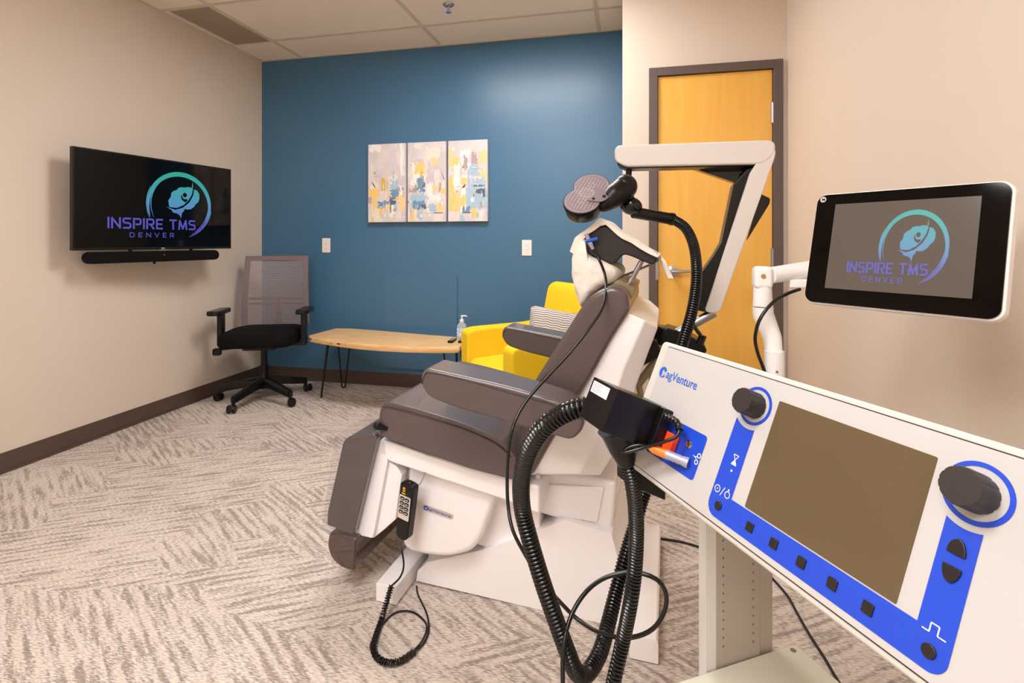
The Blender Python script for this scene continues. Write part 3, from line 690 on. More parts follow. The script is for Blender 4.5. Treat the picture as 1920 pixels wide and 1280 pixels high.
# armrests
def armrest(t0):
    P = [(0.242,0.796),(0.496,0.763),(0.639,0.732),(0.689,0.698),(0.683,0.667),(0.656,0.638),(0.496,0.664),(0.319,0.696),(0.251,0.715),(0.228,0.747),(0.228,0.777)]
    P = roundpoly(P, [.02, .1, .05, .03, .03, .03, .1, .1, .03, .03, .02])
    a = MB().prism(P, t0, t0+.125).obj('armrest', 'taupe_vinyl', tc, bevel=.026, seg=5)
    S = [(0.232,0.757),(0.238,0.779),(0.258,0.791),(0.36,0.779),(0.496,0.753),(0.612,0.731),(0.688,0.702)]
    MB().cable([(x, t0-.0005, z-.006) for x, z in S], .0016, 6).obj('seam', 'seam_dark', a)
    MB().cable([(x, t0+.1255, z-.006) for x, z in S], .0016, 6).obj('seam', 'seam_dark', a)
armrest(-.14); armrest(.605)
# back cushion and shell
BP = roundpoly([(0.743,1.027),(0.684,1),(0.654,0.962),(0.575,0.834),(0.498,0.711),(0.47,0.613),(0.458,0.516),(0.465,0.453),(0.507,0.454),(0.559,0.551),(0.657,0.716),(0.745,0.882),(0.792,0.957),(0.782,1.012)], [.02, .04, .05, .1, .1, .05, .03, .02, .02, .05, .1, .1, .02, .02])
bk_ = MB().prism(BP, .02, .57).obj('backrest', 'taupe_vinyl', tc, bevel=.035, seg=5)
ST = [(0.701,0.994),(0.664,0.938),(0.609,0.846),(0.536,0.729),(0.497,0.643)]
MB().cable([(x, .03, z) for x, z in ST], .0016, 6).obj('stitching', 'stitch', bk_)
f1 = [(x-.03, z) for x, z in [(0.794,0.957),(0.744,0.865),(0.667,0.73),(0.589,0.59),(0.508,0.449)]]
f2 = [(0.832,0.93),(0.806,0.869),(0.773,0.791),(0.732,0.651),(0.644,0.472)]
f3 = [(0.866,0.904),(0.839,0.831),(0.805,0.732),(0.762,0.56),(0.7,0.454)]
secs = []
for (a, c, e) in zip(f1, f2, f3):
    secs.append([(a[0], .04, a[1]), (c[0], .04, c[1]), (e[0], .09, e[1]), (e[0], .50, e[1]), (c[0], .55, c[1]), (a[0], .55, a[1])])
MB().loft(secs).obj('back_shell', 'shell_white', tc, bevel=.006, seg=2)
PV = [(0.525,0.455)]
MB().lathe([(0, .0), (.008, .0), (.007, -.006), (0, -.007)], (PV[0][0], .035, PV[0][1]), seg=16, axis='y').obj('pivot_bolt', 'brushed_steel', tc)
# leg rest
MB().prism(roundpoly([(-0.12,0.508),(-0.009,0.537),(0.002,0.522),(-0.084,0.198),(-0.185,0.215),(-0.183,0.259)], [.02, .02, .01, .01, .01, 0]), .0, W).obj('legrest_cushion', 'dark_cushion', tc, bevel=.012, seg=3)
b = MB().prism(roundpoly([(-0.034,0.482),(-0.01,0.506),(0.011,0.505),(0.025,0.444),(-0.03,0.181),(-0.098,0.184)], .008), .03, .56)
b.prism([(0.003,0.44),(0.047,0.421),(0.068,0.393),(0.062,0.361),(0.045,0.247),(0.003,0.207),(-0.04,0.17)], .045, .545)
b.obj('legrest_frame', 'shell_white', tc, bevel=.006, seg=3)
MB().prism(roundpoly([(-0.175,0.193),(-0.185,0.15),(-0.169,0.107),(-0.128,0.083),(-0.08,0.081),(-0.072,0.189)], [.01, .02, .02, .02, .01, 0]), .0, W).obj('footrest', 'foot_plastic', tc, bevel=.012, seg=4)
cf = [(-0.146,0.517),(0.021,0.629),(0.021,0.538),(-0.064,0.19),(-0.195,0.207)]
MB().prism(roundpoly(cf, .012), -.012, W+.012).obj('protective_film', 'clear_film', tc, bevel=.004)
KN = [(0.011,-0.02,0.567)]
MB().tube([(KN[0][0]+.03, -.0, KN[0][2]-.01), (KN[0][0], -.012, KN[0][2])], [.006, .012], 12).ball((KN[0][0], -.012, KN[0][2]), .014, 1, .7, .8).obj('release_lever', 'black_plastic', tc)
# handset hook
HK = [(0.105,0.03,0.428),(0.097,0.02,0.384),(0.16,0.03,0.422),(0.146,0.02,0.387)]
MB().tube([HK[0], HK[1]], .002, 8).tube([HK[2], HK[3]], .002, 8).tube([HK[1], (HK[1][0]*.5+HK[3][0]*.5, .01, HK[1][2]-.01), HK[3]], .002, 8).obj('handset_hook', 'brushed_steel', tc)
# head support
b = MB().prism(roundpoly([(0.64,1.177),(0.688,1.198),(0.708,1.198),(0.865,1.111),(0.863,1.097),(0.852,1.08),(0.84,1.082),(0.781,1.107),(0.763,1.111),(0.752,1.101),(0.737,1.081),(0.715,1.082),(0.677,1.103),(0.645,1.115)], [.01, .01, .005, .006, .01, .01, .01, .02, .02, .01, .01, .01, .01, .01]), .17, .19)
b.prism(roundpoly([(0.64,1.177),(0.688,1.198),(0.708,1.198),(0.865,1.111),(0.863,1.097),(0.852,1.08),(0.763,1.122),(0.677,1.138),(0.645,1.138)], .006), .19, .40)
b.obj('headrest', 'dark_board', tc, bevel=.005, seg=3)
RD = [(0.813,0.2,1.09),(0.763,0.2,0.991),(0.834,0.36,1.07),(0.74,0.36,1.03)]
MB().tube([RD[2], RD[3]], .004, 8).obj('headrest_strut', 'brushed_steel', tc)
MB().tube([(RD[0][0], .36, RD[0][2]), (RD[1][0], .36, RD[1][2])], .0065, 10).obj('headrest_rod', 'brushed_steel', tc)
b = MB().tube([RD[0], RD[1]], .0065, 10)
dd = (RD[1][0]-RD[0][0], 0, RD[1][2]-RD[0][2]); q = .55
b.tube([(RD[0][0]+dd[0]*q, .2, RD[0][2]+dd[2]*q), (RD[0][0]+dd[0]*(q+.12), .2, RD[0][2]+dd[2]*(q+.12))], .010, 10)
b.obj('headrest_rod', 'brushed_steel', tc)
b = MB().prism(roundpoly([(0.736,1.027),(0.752,1.036),(0.798,1.012),(0.783,0.958),(0.736,0.978)], .004), .12, .46); b.obj('headrest_bracket', 'olive_metal', tc, bevel=.003)
# mechanism behind the back
b = MB()
ME = [(0.81,0.2,0.839),(0.845,0.2,0.817),(0.834,0.2,0.758),(0.794,0.2,0.68),(0.814,0.3,0.751),(0.872,0.35,0.869),(0.91,0.35,0.817)]
b.prism([(0.81,0.848),(0.861,0.842),(0.874,0.802),(0.81,0.756),(0.786,0.73)], .2, .24)
b.obj('back_bracket', 'black_plastic', tc, bevel=.003)
b = MB().tube([(0.86,0.26,0.776),(0.799,0.26,0.686)], .013, 14).tube([(0.802,0.26,0.693),(0.815,0.26,0.631)], .010, 14).tube([(0.801,0.22,0.835),(0.874,0.22,0.819)], .008, 10); b.obj('actuator', 'olive_metal', tc)

# cloth on the head support
cl = thing('head_cover', 'crumpled white disposable cover draped over the head support and hanging as a bag', 'cloth cover', CO, CA)
BAG = [(0.643,1.178),(0.614,1.162),(0.597,1.115),(0.594,1.071),(0.601,1.02),(0.614,0.97),(0.626,0.94),(0.638,0.944),(0.666,0.984),(0.711,1.01),(0.737,1.019),(0.756,1.048),(0.743,1.073),(0.709,1.089),(0.678,1.102),(0.648,1.115)]
b = MB(); cx = sum(p[0] for p in BAG)/len(BAG); cz = sum(p[1] for p in BAG)/len(BAG)
BAGR = roundpoly(BAG, .02, 3); rnd = random.Random(5); n1 = 12
secs = []
for i in range(n1+1):
    a = PI*i/n1; k = 1-.5*(1-math.sin(a))**2.2; y = .29-.145*math.cos(a)
    secs.append([(cx+(x-cx)*k, y, cz+(z-cz)*k) for x, z in BAGR])
b.loft(secs)
for v_ in b.bm.verts:
    q = v_.co; f_ = math.sin(q.x*95+q.z*40+q.y*22)*.002+math.sin(q.z*120-q.x*60+q.y*35)*.0015; v_.co += Vector(((q.x-cx), (q.y-.29)*.6, (q.z-cz))).normalized()*f_
b.obj('bag', 'white_cloth', cl, smooth=70)
b = MB()
TPs = [(0.596,1.121),(0.613,1.162),(0.645,1.185),(0.689,1.225),(0.711,1.214),(0.761,1.175),(0.869,1.108)]
TPi = [(0.616,1.105),(0.636,1.152),(0.655,1.175),(0.691,1.198),(0.709,1.201),(0.758,1.161),(0.863,1.1)]
b.loft([[(a[0], .158, a[1]), (c[0], .158, c[1]), (c[0], .41, c[1]), (a[0], .41, a[1])] for a, c in zip(TPs, TPi)])
bmesh.ops.subdivide_edges(b.bm, edges=b.bm.edges[:], cuts=3, use_grid_fill=True)
for v_ in b.bm.verts:
    q = v_.co; v_.co.z += math.sin(q.x*80+q.y*50)*.002; v_.co.y += math.sin(q.x*70+q.z*60)*.002
b.obj('drape', 'white_cloth', cl, smooth=70)
b = MB().loft([[(p_[0]+ox, p_[1]+oy, p_[2]) for ox, oy in ((-.009, -.012), (.009, -.012), (.009, .012), (-.009, .012))] for p_ in [(0.864,0.3,1.103),(0.878,0.26,1.087),(0.889,0.24,1.063),(0.902,0.23,1.035)]])
b.obj('tie', 'white_cloth', cl, bevel=.003)

# ------------------------------------------------------------------ handset with curly cord
HS = [(0.122,-0.005,0.397),(0.102,-0.005,0.224)]
hand = thing('chair_handset', 'black handset with a white eight-key pad hanging from the treatment chair', 'remote handset', CO, CA)
HO = Vector(HS[1]); HT = Vector(HS[0]); hz = (HT-HO).normalized()
hn = Vector((-.22, -.96, .12)); hn = (hn-hz*hn.dot(hz)).normalized(); hx = hz.cross(hn)*-1
hx = hn.cross(hz)*-1
if hx.x < 0: hx = -hx
Mh = Matrix(((hx.x, -hn.x, hz.x, HO.x), (hx.y, -hn.y, hz.y, HO.y), (hx.z, -hn.z, hz.z, HO.z), (0, 0, 0, 1)))
hl = (HT-HO).length
def place(o): o.matrix_local = Mh; return o
body = place(MB().prism(roundpoly([(-.024, .012), (-.012, 0), (.012, 0), (.024, .012), (.026, hl*.55), (.027, hl), (.012, hl+.004), (-.012, hl+.004), (-.027, hl), (-.026, hl*.55)], .008), -.014, .016).obj('body', 'black_plastic', hand, bevel=.005, seg=3))
MB().prism(rrect(-.022, .022, hl*.38, hl*.80, .004), -.0152, -.013).obj('key_plate', 'label_grey', body)
for j in range(4):
    for i in range(2):
        k_ = MB().prism(rrect(-.018+.019*i, -.001+.019*i, hl*.475+hl*.08*j, hl*.535+hl*.08*j, .004), -.0165, -.015).obj('key', 'button_black', body)
        MB().box(-.014+.019*i, -.005+.019*i, -.0168, -.0164, hl*.497+hl*.08*j, hl*.507+hl*.08*j).obj('key_symbol', 'mark_white', body)
MB().ball((0, 0, hl+.002), .014, 1, .7, .6).obj('hanger', 'black_plastic', body)
text('letter_mark', 'S', 'yellow_mark', body, (-.012, -.0156, hl*.87), (1, 0, 0), (0, 0, 1), .011, .014, bold=.03)
MB().box(-.014, .0, -.0156, -.014, hl*.83, hl*.845).obj('underline_mark', 'yellow_mark', body)
# cord, in world coordinates brought to the handset's frame
inv = (Matrix.Translation(CO) @ Matrix.Rotation(CA, 4, 'Z')).inverted()
def tolocal(pts): return [inv @ Vector(p) for p in pts]
c1 = [Matrix.Translation(CO) @ Matrix.Rotation(CA, 4, 'Z') @ HO] + [(-0.7139,1.5512,0.1525),(-0.7045,1.543,0.1069),(-0.7077,1.5218,0.0821),(-0.7207,1.4881,0.075)]
MB().cable(tolocal(c1), .003, 8, .006).obj('cord', 'hose_black', hand)
c2 = crom([(-0.7207,1.4881,0.075),(-0.7239,1.4618,0.0425)] + [(-0.723,1.4213,0.011),(-0.7037,1.3414,0.011),(-0.6786,1.3026,0.011),(-0.642,1.2868,0.011),(-0.6061,1.2967,0.011),(-0.5798,1.3361,0.011)], .0012)
hel = []; n0 = len(c2)
for i, p_ in enumerate(c2):
    t_ = (c2[min(i+1, n0-1)]-c2[max(i-1, 0)]).normalized(); s1 = t_.cross(Vector((0, 0, 1))); s1 = s1.normalized() if s1.length > .05 else Vector((1, 0, 0)); s2 = s1.cross(t_); a = 2*PI*i/5.5
    hel.append(p_+(s1*math.cos(a)+s2*math.sin(a))*.0075)
MB().tube(tolocal(hel), .0024, 6).obj('curly_cord', 'hose_black', hand)
c3 = [(-0.5798,1.3361,0.011),(-0.5683,1.3811,0.004),(-0.574,1.4317,0.004),(-0.6051,1.4919,0.004),(-0.6641,1.5647,0.004),(-0.6869,1.6047,0.004)]
c4 = [(-0.5865,1.3296,0.009),(-0.5741,1.3833,0.009),(-0.5841,1.4399,0.009),(-0.6344,1.4782,0.009),(-0.6778,1.4844,0.006),(-0.7074,1.4642,0.004),(-0.7175,1.4037,0.004),(-0.7141,1.3423,0.004),(-0.6903,1.3127,0.004)]
MB().cable(tolocal(c3), .003, 8, .008).cable(tolocal(c4), .003, 8, .008).obj('cord', 'hose_black', hand)

# ------------------------------------------------------------------ coil support arm
sa = thing('coil_support_arm', 'white jointed support arm holding the coil above the head end of the chair', 'support arm', CO, CA)
b = MB().prism(roundpoly([(0.727,1.464),(1.181,1.456),(1.2,1.448),(1.202,1.426),(1.191,1.401),(1.166,1.384),(0.761,1.392),(0.727,1.414)], [.02, .03, .03, .03, .03, .03, .02, .015]), .25, .345)
b.obj('upper_arm', 'arm_white', sa, bevel=.012, seg=4)
MB().prism([(0.733,1.412),(1.16,1.391),(1.16,1.381),(0.76,1.388),(0.736,1.399)], .262, .335).obj('arm_underside', 'satin_black', sa, bevel=.002)
MB().prism(roundpoly([(1.167,1.439),(1.193,1.444),(1.204,1.419),(1.198,1.396),(1.047,0.936),(1.03,0.928),(1.003,0.933),(1.132,1.36),(1.15,1.388)], [.01, .02, .02, .01, .02, .01, .01, .01, .01]), .252, .34).obj('lower_arm', 'arm_white', sa, bevel=.01, seg=4)
b = MB().prism([(1.125,1.371),(1.146,1.38),(1.14,1.364),(1.008,0.928),(0.973,0.936),(0.98,1.029),(1.03,1.105),(1.053,1.147),(1.088,1.328)], .27, .36)
b.obj('arm_inner_cover', 'satin_black', sa, bevel=.003)
MB().prism([(0.924,1.409),(1.169,1.402),(1.137,1.324)], .33, .375).obj('joint_cover', 'gloss_black', sa, bevel=.002)
MB().prism(roundpoly([(1.178,1.305),(1.208,1.289),(1.206,1.272),(1.138,1.152)], .006), .37, .385).obj('side_cover', 'gloss_black', sa, bevel=.002)
JC = [(1.126,0.3,1.347),(1.147,0.3,1.384)]
MB().hose(JC, .02, .012).obj('joint_bellows', 'gloss_black', sa)
PO = [(0.771,0.3,1.403),(0.766,0.3,1.342)]
MB().tube(PO, .010, 14).obj('coil_post', 'satin_black', sa)
CL = [(0.881,0.35,0.866),(0.866,0.35,0.764),(0.991,0.3,0.848),(0.898,0.3,0.826)]
b = MB().cyl(CL[0], CL[1], .035, .03, 20)
b.prism([(0.89,0.874),(0.947,0.859),(1,0.831),(1.012,0.807),(1,0.794),(0.873,0.807),(0.866,0.841)], .27, .37); b.obj('mounting_clamp', 'satin_black', sa, bevel=.006)
b = MB().tube([(1.035,0.3,0.926),(0.919,0.3,0.853)], .015, 14); b.obj('mounting_rod', 'brushed_steel', sa)
b = MB().tube([(0.964,0.28,0.894),(0.991,0.27,0.857)], .006, 10).tube([(0.999,0.27,0.857),(0.989,0.27,0.828)], .012, 12); b.obj('clamp_lever', 'gloss_black', sa)
b = MB().tube([(0.909,0.3,0.809),(0.909,0.3,0.619),(0.91,0.34,0.359)], .02, 14); b.obj('mast', 'brushed_steel', sa)

# ------------------------------------------------------------------ coil
cn = Vector((.008, -.716, .69)).normalized(); A_ = Vector((1, 0, 0)); A_ = (A_-cn*A_.dot(cn)).normalized(); B_ = cn.cross(A_)
Wd = (A_*-.34+B_*-.94).normalized(); Vd = cn.cross(Wd)*-1
if Vd.x < 0: Vd = -Vd
KC = Vector([(-0.1248,1.6119,1.3007)][0])
Mc = Matrix(((Vd.x, -Wd.x, cn.x, KC.x), (Vd.y, -Wd.y, cn.y, KC.y), (Vd.z, -Wd.z, cn.z, KC.z), (0, 0, 0, 1)))
if Mc.to_3x3().determinant() < 0:
    Mc = Matrix(((Vd.x, Wd.x, cn.x, KC.x), (Vd.y, Wd.y, cn.y, KC.y), (Vd.z, Wd.z, cn.z, KC.z), (0, 0, 0, 1)))
coil = thing('stimulation_coil', 'black figure-eight magnetic coil with grey grid face hanging from the white arm', 'magnetic coil', M=Mc)
r_, s_ = .058, .039
def eight(r, s, n=40):
    a0 = math.acos(min(1, s/r)); o = []
    for k in range(n+1):
        a = -(PI/2-0)+0; t_ = -(PI-a0)+(2*PI-2*a0)*k/n
        o.append((r*math.sin(-t_), s+r*math.cos(t_)))
    return o + [(-x, -y) for x, y in o]
top8 = eight(r_, s_)
b = MB(); b.loft([[(x*k, y*k, z) for x, y in top8] for k, z in ((.80, -.052), (.90, -.046), (.96, -.02), (1, -.004), (.985, 0))])
b.obj('coil_housing', 'satin_black', coil, smooth=50)
mat('coil_face', (118, 104, 110), .5); mat('coil_line', (205, 190, 188), .5)
cf_ = MB().prism([(x*.95, y*.965) for x, y in top8], -.002, .0008, 'z').obj('face_plate', 'coil_face', coil)
b = MB()
def seg2(p, q, w_=.0009, h=.0012):
    d_ = Vector((q[0]-p[0], q[1]-p[1])); 
    if d_.length < 1e-5: return
    nn = Vector((-d_.y, d_.x)).normalized()*w_/2
    b.flat([(p[0]-nn.x, p[1]-nn.y), (q[0]-nn.x, q[1]-nn.y), (q[0]+nn.x, q[1]+nn.y), (p[0]+nn.x, p[1]+nn.y)], h, 'z')
def ringl(cx, cy, r, n=36):
    P_ = disc(cx, cy, r, n)
    for k in range(n): seg2(P_[k], P_[(k+1) % n])
for sg in (-1, 1):
    P_ = [(x*.87, y*.9) for x, y in top8]
    ringl(0, sg*s_, .0105)
for k in range(len(P_)): seg2(P_[k], P_[(k+1) % len(P_)])
for k in range(-4, 5):
    x = k*.0105; L2 = math.sqrt(max(0, (r_*.84)**2-x*x)); seg2((x, -(s_+L2)*.9), (x, (s_+L2)*.9))
for k in range(-2, 3): seg2((-.035+abs(k)*.006, k*.009), (.035-abs(k)*.006, k*.009))
ringl(0, 0, .02); b.obj('grid_lines', 'coil_line', cf_, smooth=0)
# neck from the face to the grip
Ni = Mc.inverted()
gp = [Ni @ Vector(p_) for p_ in [(-0.0086,1.6585,1.3227),(0.0161,1.6743,1.2428),(0.1421,1.7334,1.2222)]]
b = MB()
nk = [Vector((.03, 0, -.026)), Vector((.055, 0, -.028)), Vector((.062, 0, -.026)).lerp(gp[0], .5), gp[0]]
nd = crom(nk, .006); b.tube(nd, [.020+.018*min(1, 1.7*k/(len(nd)-1)) for k in range(len(nd))], 22)
b.ball(gp[0], .0385, 1, 1, 1.05); b.obj('neck', 'black_plastic', coil, smooth=60, bevel=0)
MB().prism(roundpoly([(.012, -.036), (.06, -.028), (.075, 0), (.06, .028), (.012, .036), (.028, 0)], .012), .002, .0045, 'z').obj('neck_plate', 'coil_face', coil, bevel=.001)
b = MB(); b.prism(disc(.066, .004, .004, 12), .0105, .0125, 'z').prism(rrect(.056, .066, -.012, -.004, .001), .0105, .0125, 'z').prism(disc(.032, -.022, .004, 12), .0045, .006, 'z'); b.obj('switch', 'gloss_black', coil)
b = MB(); jc = gp[0].lerp(gp[1], .75); b.ball(jc, .03, 1.2, .9, 1); b.tube([gp[0].lerp(gp[1], .3), gp[1]], .018, 12); b.tube([jc+Vector((0, 0, -.025)), jc+Vector((0, 0, .02))], .014, 8); b.obj('swivel_clamp', 'gloss_black', coil, bevel=0)
MB().tube([gp[1], gp[2]], .0185, 20).tube([gp[1].lerp(gp[2], .93), gp[2]], .0205, 20).obj('grip', 'satin_black', coil)
HB = [(0.1421,1.7334,1.2222),(0.1763,1.7001,1.1936),(0.1947,1.653,1.1419),(0.1977,1.6024,1.076),(0.1908,1.5701,1.0081),(0.1751,1.5358,0.9429),(0.1499,1.4994,0.8732),(0.1283,1.4638,0.8065),(0.1019,1.4066,0.721),(0.0758,1.3495,0.6157),(0.0388,1.29,0.5392),(0.0156,1.2437,0.4836),(-0.0062,1.1978,0.433),(-0.0254,1.1525,0.3815),(-0.0406,1.0978,0.3484),(-0.0548,1.0331,0.3348),(-0.0764,0.9873,0.3293),(-0.0933,0.9527,0.3583),(-0.1075,0.9393,0.4017),(-0.1274,0.9348,0.4572),(-0.1521,0.9293,0.5301),(-0.1749,0.9241,0.608),(-0.1872,0.9163,0.6689),(-0.1811,0.8818,0.7382),(-0.1609,0.8453,0.8028),(-0.1293,0.8217,0.8536),(-0.091,0.8098,0.8834),(-0.0624,0.8059,0.8933),(-0.0429,0.8073,0.8918)]
MB().hose([Ni @ Vector(p_) for p_ in HB], .0162, .0075, 14).obj('hose', 'hose_black', coil)

# ------------------------------------------------------------------ console (local x,y in the front panel, z out of it)
ux = Vector((.5235, -.852, 0)).normalized(); nn_ = Vector((-.779, -.476, .408)); nn_ = (nn_-ux*nn_.dot(ux)).normalized(); uy = nn_.cross(ux)
KO = Vector((.132, .640, .844))
Mk = Matrix(((ux.x, uy.x, nn_.x, KO.x), (ux.y, uy.y, nn_.y, KO.y), (ux.z, uy.z, nn_.z, KO.z), (0, 0, 0, 1)))
Ki = Mk.inverted()
cs = thing('magnetic_stimulator', 'off-white stimulator console with blue button strip, two knobs and a dark screen', 'medical console', M=Mk)
U0, U1, V0, V1 = -.252, .286, -.045, .157
b = MB().prism(rrect(U0+.006, U1-.006, V0+.004, V1-.004, .006), -.36, -.01, 'z').obj('housing', 'console_trim', cs, bevel=.003)
MB().prism(rrect(U0, U1, V0, V1, .008), -.03, -.003, 'z').obj('bezel', 'console_trim', cs, bevel=.004, seg=3)
MB().prism(rrect(-.231, .266, V0+.008, V1-.008, .002), -.004, 0, 'z').obj('front_panel', 'console_white', cs, bevel=.0006)
MB().prism(rrect(-.2324, .2674, V0+.0066, V1-.0066, .002), -.004, -.0022, 'z').obj('panel_joint', 'seam_dark', cs)
MB().prism(rrect(0, .17, 0, .128, .0015), -.002, .0006, 'z').obj('screen', 'lcd_olive', cs)
# blue graphic strip
def arcpts(cx, cy, r, a0, a1, n=10): return [(cx+r*math.cos(R(a0+(a1-a0)*k/n)), cy+r*math.sin(R(a0+(a1-a0)*k/n))) for k in range(n+1)]
K1, K2 = (-.031, .112), (.2027, .1115)
b = MB()
x0, x1, x2, x3, yb, yt = -.0525, -.0205, .187, .2135, -.0305, -.0015
poly = [(x0, .088)] + [(x0, .02)] + arcpts(x0+.016, yb+.016, .016, 180, 270) + arcpts(x3-.013, yb+.013, .013, 270, 360) + [(x3, .083)]
poly += arcpts(K2[0], K2[1], .0305, 292, 239, 8)[0:] 
poly = [p_ for p_ in poly] + [(x2, yt), (x1, yt)] + arcpts(K1[0], K1[1], .0300, 290, 226, 8)
b.flat(poly, .0004, 'z')
def ringf(c, ro, ri, n=48, h=.0004):
    for k in range(n):
        a, e_ = 2*PI*k/n, 2*PI*(k+1)/n
        b.flat([(c[0]+ro*math.cos(a), c[1]+ro*math.sin(a)), (c[0]+ro*math.cos(e_), c[1]+ro*math.sin(e_)), (c[0]+ri*math.cos(e_), c[1]+ri*math.sin(e_)), (c[0]+ri*math.cos(a), c[1]+ri*math.sin(a))], h, 'z')
ringf(K1, .0240, .0202); ringf(K2, .0252, .0212)
b.flat(rrect(-.232+.035, -.087, -.0095, .051, .005), .0004, 'z')
b.obj('blue_graphics', 'console_blue', cs, smooth=0)
b = MB()
def ln(p, q, w_=.0009): 
    d_ = Vector((q[0]-p[0], q[1]-p[1])); n2 = Vector((-d_.y, d_.x)).normalized()*w_/2
    b.flat([(p[0]-n2.x, p[1]-n2.y), (q[0]-n2.x, q[1]-n2.y), (q[0]+n2.x, q[1]+n2.y), (p[0]+n2.x, p[1]+n2.y)], .0007, 'z')
def pl(pts, w_=.0009):
    for p_, q in zip(pts, pts[1:]): ln(p_, q, w_)
hx_, hy_ = -.0335, .0415      # hourglass
pl([(hx_-.004, hy_+.006), (hx_+.004, hy_+.006), (hx_-.004, hy_-.006), (hx_+.004, hy_-.006), (hx_-.004, hy_+.006)]); b.flat([(hx_-.0025, hy_-.0055), (hx_+.0025, hy_-.0055), (hx_, hy_-.001)], .0007, 'z')
b.flat(disc(hx_, hy_-.0135, .0014, 12), .0007, 'z')
ox_, oy_ = -.0365, .0008      # on / off marks
ringf((ox_-.0085, oy_), .0045, .0036, 20, .0007); b.flat(disc(ox_-.0085, oy_, .0009, 8), .0007, 'z'); ln((ox_-.0018, oy_-.0055), (ox_+.0022, oy_+.0055)); ringf((ox_+.0085, oy_-.0006), .0042, .0033, 20, .0007); b.flat(disc(ox_+.0085, oy_+.0052, .0012, 8), .0007, 'z')
pl([(.1912, -.0035), (.1965, -.0035), (.1965, .0035), (.2025, .0035), (.2025, -.0035), (.2085, -.0035)], .001)   # pulse
sx_, sy_ = -.0915, .019       # coil symbol
ringf((sx_+.001, sy_+.0045), .0034, .0022, 16, .0007); ringf((sx_-.0005, sy_-.0045), .0034, .0022, 16, .0007); pl([(sx_-.0095, sy_+.0015), (sx_-.002, sy_-.0002)]); pl([(sx_-.006, sy_+.0005), (sx_-.001, sy_+.003)])
b.obj('white_symbols', 'mark_white', cs, smooth=0)
text('lettering', 'agVenture', 'logo_blue', cs, (-.2095, .0975, .0004), (1, 0, 0), (0, 1, 0), .0715, .0175, bold=.012)
b = MB().prism(disc(-.2195, .1085, .0088, 28), .0, .0004, 'z'); b.obj('emblem', 'logo_blue', cs)
text('lettering', 'M', 'console_white', cs, (-.2205, .1015, .0006), (1, 0, 0), (0, 1, 0), .0115, .0105, bold=.05)
def knob(c, r, h, lb=None):
    b = MB(); n = 60; pr = [(r*(1-.035*(1 if (k % 5) == 0 else 0)), 2*PI*k/n) for k in range(n)]
    b.loft([[(c[0]+rr*math.cos(a)*q, c[1]+rr*math.sin(a)*q, z) for rr, a in pr] for q, z in ((1.02, .001), (1, h*.9), (.95, h))]); return b.obj('knob', 'knob_black', cs, smooth=30)
knob(K1, .0158, .024); knob(K2, .0158, .024)
for u_ in (.015, .0485, .0826, .1166, .1507):
    MB().prism(rrect(u_-.0049, u_+.0049, -.0212, -.011, .0012), 0, .0022, 'z').obj('button', 'button_black', cs, bevel=.0008)
for u_, v_ in ((-.0352, -.0165), (.1998, -.0165)): MB().prism(disc(u_, v_, .0054), 0, .0024, 'z').obj('button', 'button_black', cs, bevel=.001)
def arch(cy, sg): return [(.2003+.0068*math.cos(R(a)), cy+sg*.0128*math.sin(R(a))) for a in range(0, 181, 15)]
MB().prism(arch(.0596, 1), 0, .0026, 'z').obj('button', 'button_black', cs, bevel=.001)
MB().prism(arch(.0505, -1), 0, .0026, 'z').obj('button', 'button_black', cs, bevel=.001)
MB().lathe([(0, 0), (.006, 0), (.0055, .0015), (.0035, .002), (.0032, .001), (0, .001)], (-.1145, .0300, 0), seg=20).obj('jack', 'chrome', cs)
MB().lathe([(0, 0), (.0025, 0), (.002, .0022), (0, .0022)], (-.1145, .0300, 0), seg=12).obj('jack_pin', 'brass', cs)
# coil connector box plugged in the panel: part of the coil
cb = thing('coil_connector', 'black connector box with corrugated hose plugged in the left side of the console', 'connector', M=Mk)
bx = MB().prism(rrect(-.229, -.159, -.0015, .0612, .002), .020, .108, 'z').prism(rrect(-.229, -.150, -.0015, .0612, .002), .012, .03, 'z').obj('housing', 'satin_black', cb, bevel=.0015)
MB().box(-.2235, -.176, .0395, .0565, .108, .1083).obj('rating_label', 'mark_white', bx)
b = MB()
for i in range(6): b.box(-.221, -.2+.003*(i % 3), .042+.0023*i, .0427+.0023*i, .1083, .1085)
b.obj('rating_print', 'outlet_dark', bx)
MB().prism(rrect(-.200, -.134, .0055, .0325, .003), .001, .012, 'z').obj('lock_tab', 'orange_plastic', cb, bevel=.002)
h2 = [Ki @ Vector(p_) for p_ in [(-0.0155,0.8165,0.8527),(-0.0099,0.8178,0.8295),(-0.001,0.8198,0.8063),(0.0072,0.8318,0.771),(0.0124,0.8535,0.7187),(0.0135,0.8743,0.6599),(0.0111,0.884,0.6007),(0.0041,0.8824,0.5473),(-0.0081,0.8899,0.4772),(-0.0219,0.8765,0.4227),(-0.032,0.864,0.3783)]]
b = MB(); fn = [(h2[0].lerp(h2[1], -.3), .03), (h2[0], .026), (h2[1], .020), (h2[2], .0145)]; b.tube([f_[0] for f_ in fn], [f_[1] for f_ in fn], 18); b.obj('funnel', 'satin_black', cb)
MB().hose(h2[1:], .0128, .006, 14).obj('hose', 'hose_black', cb)
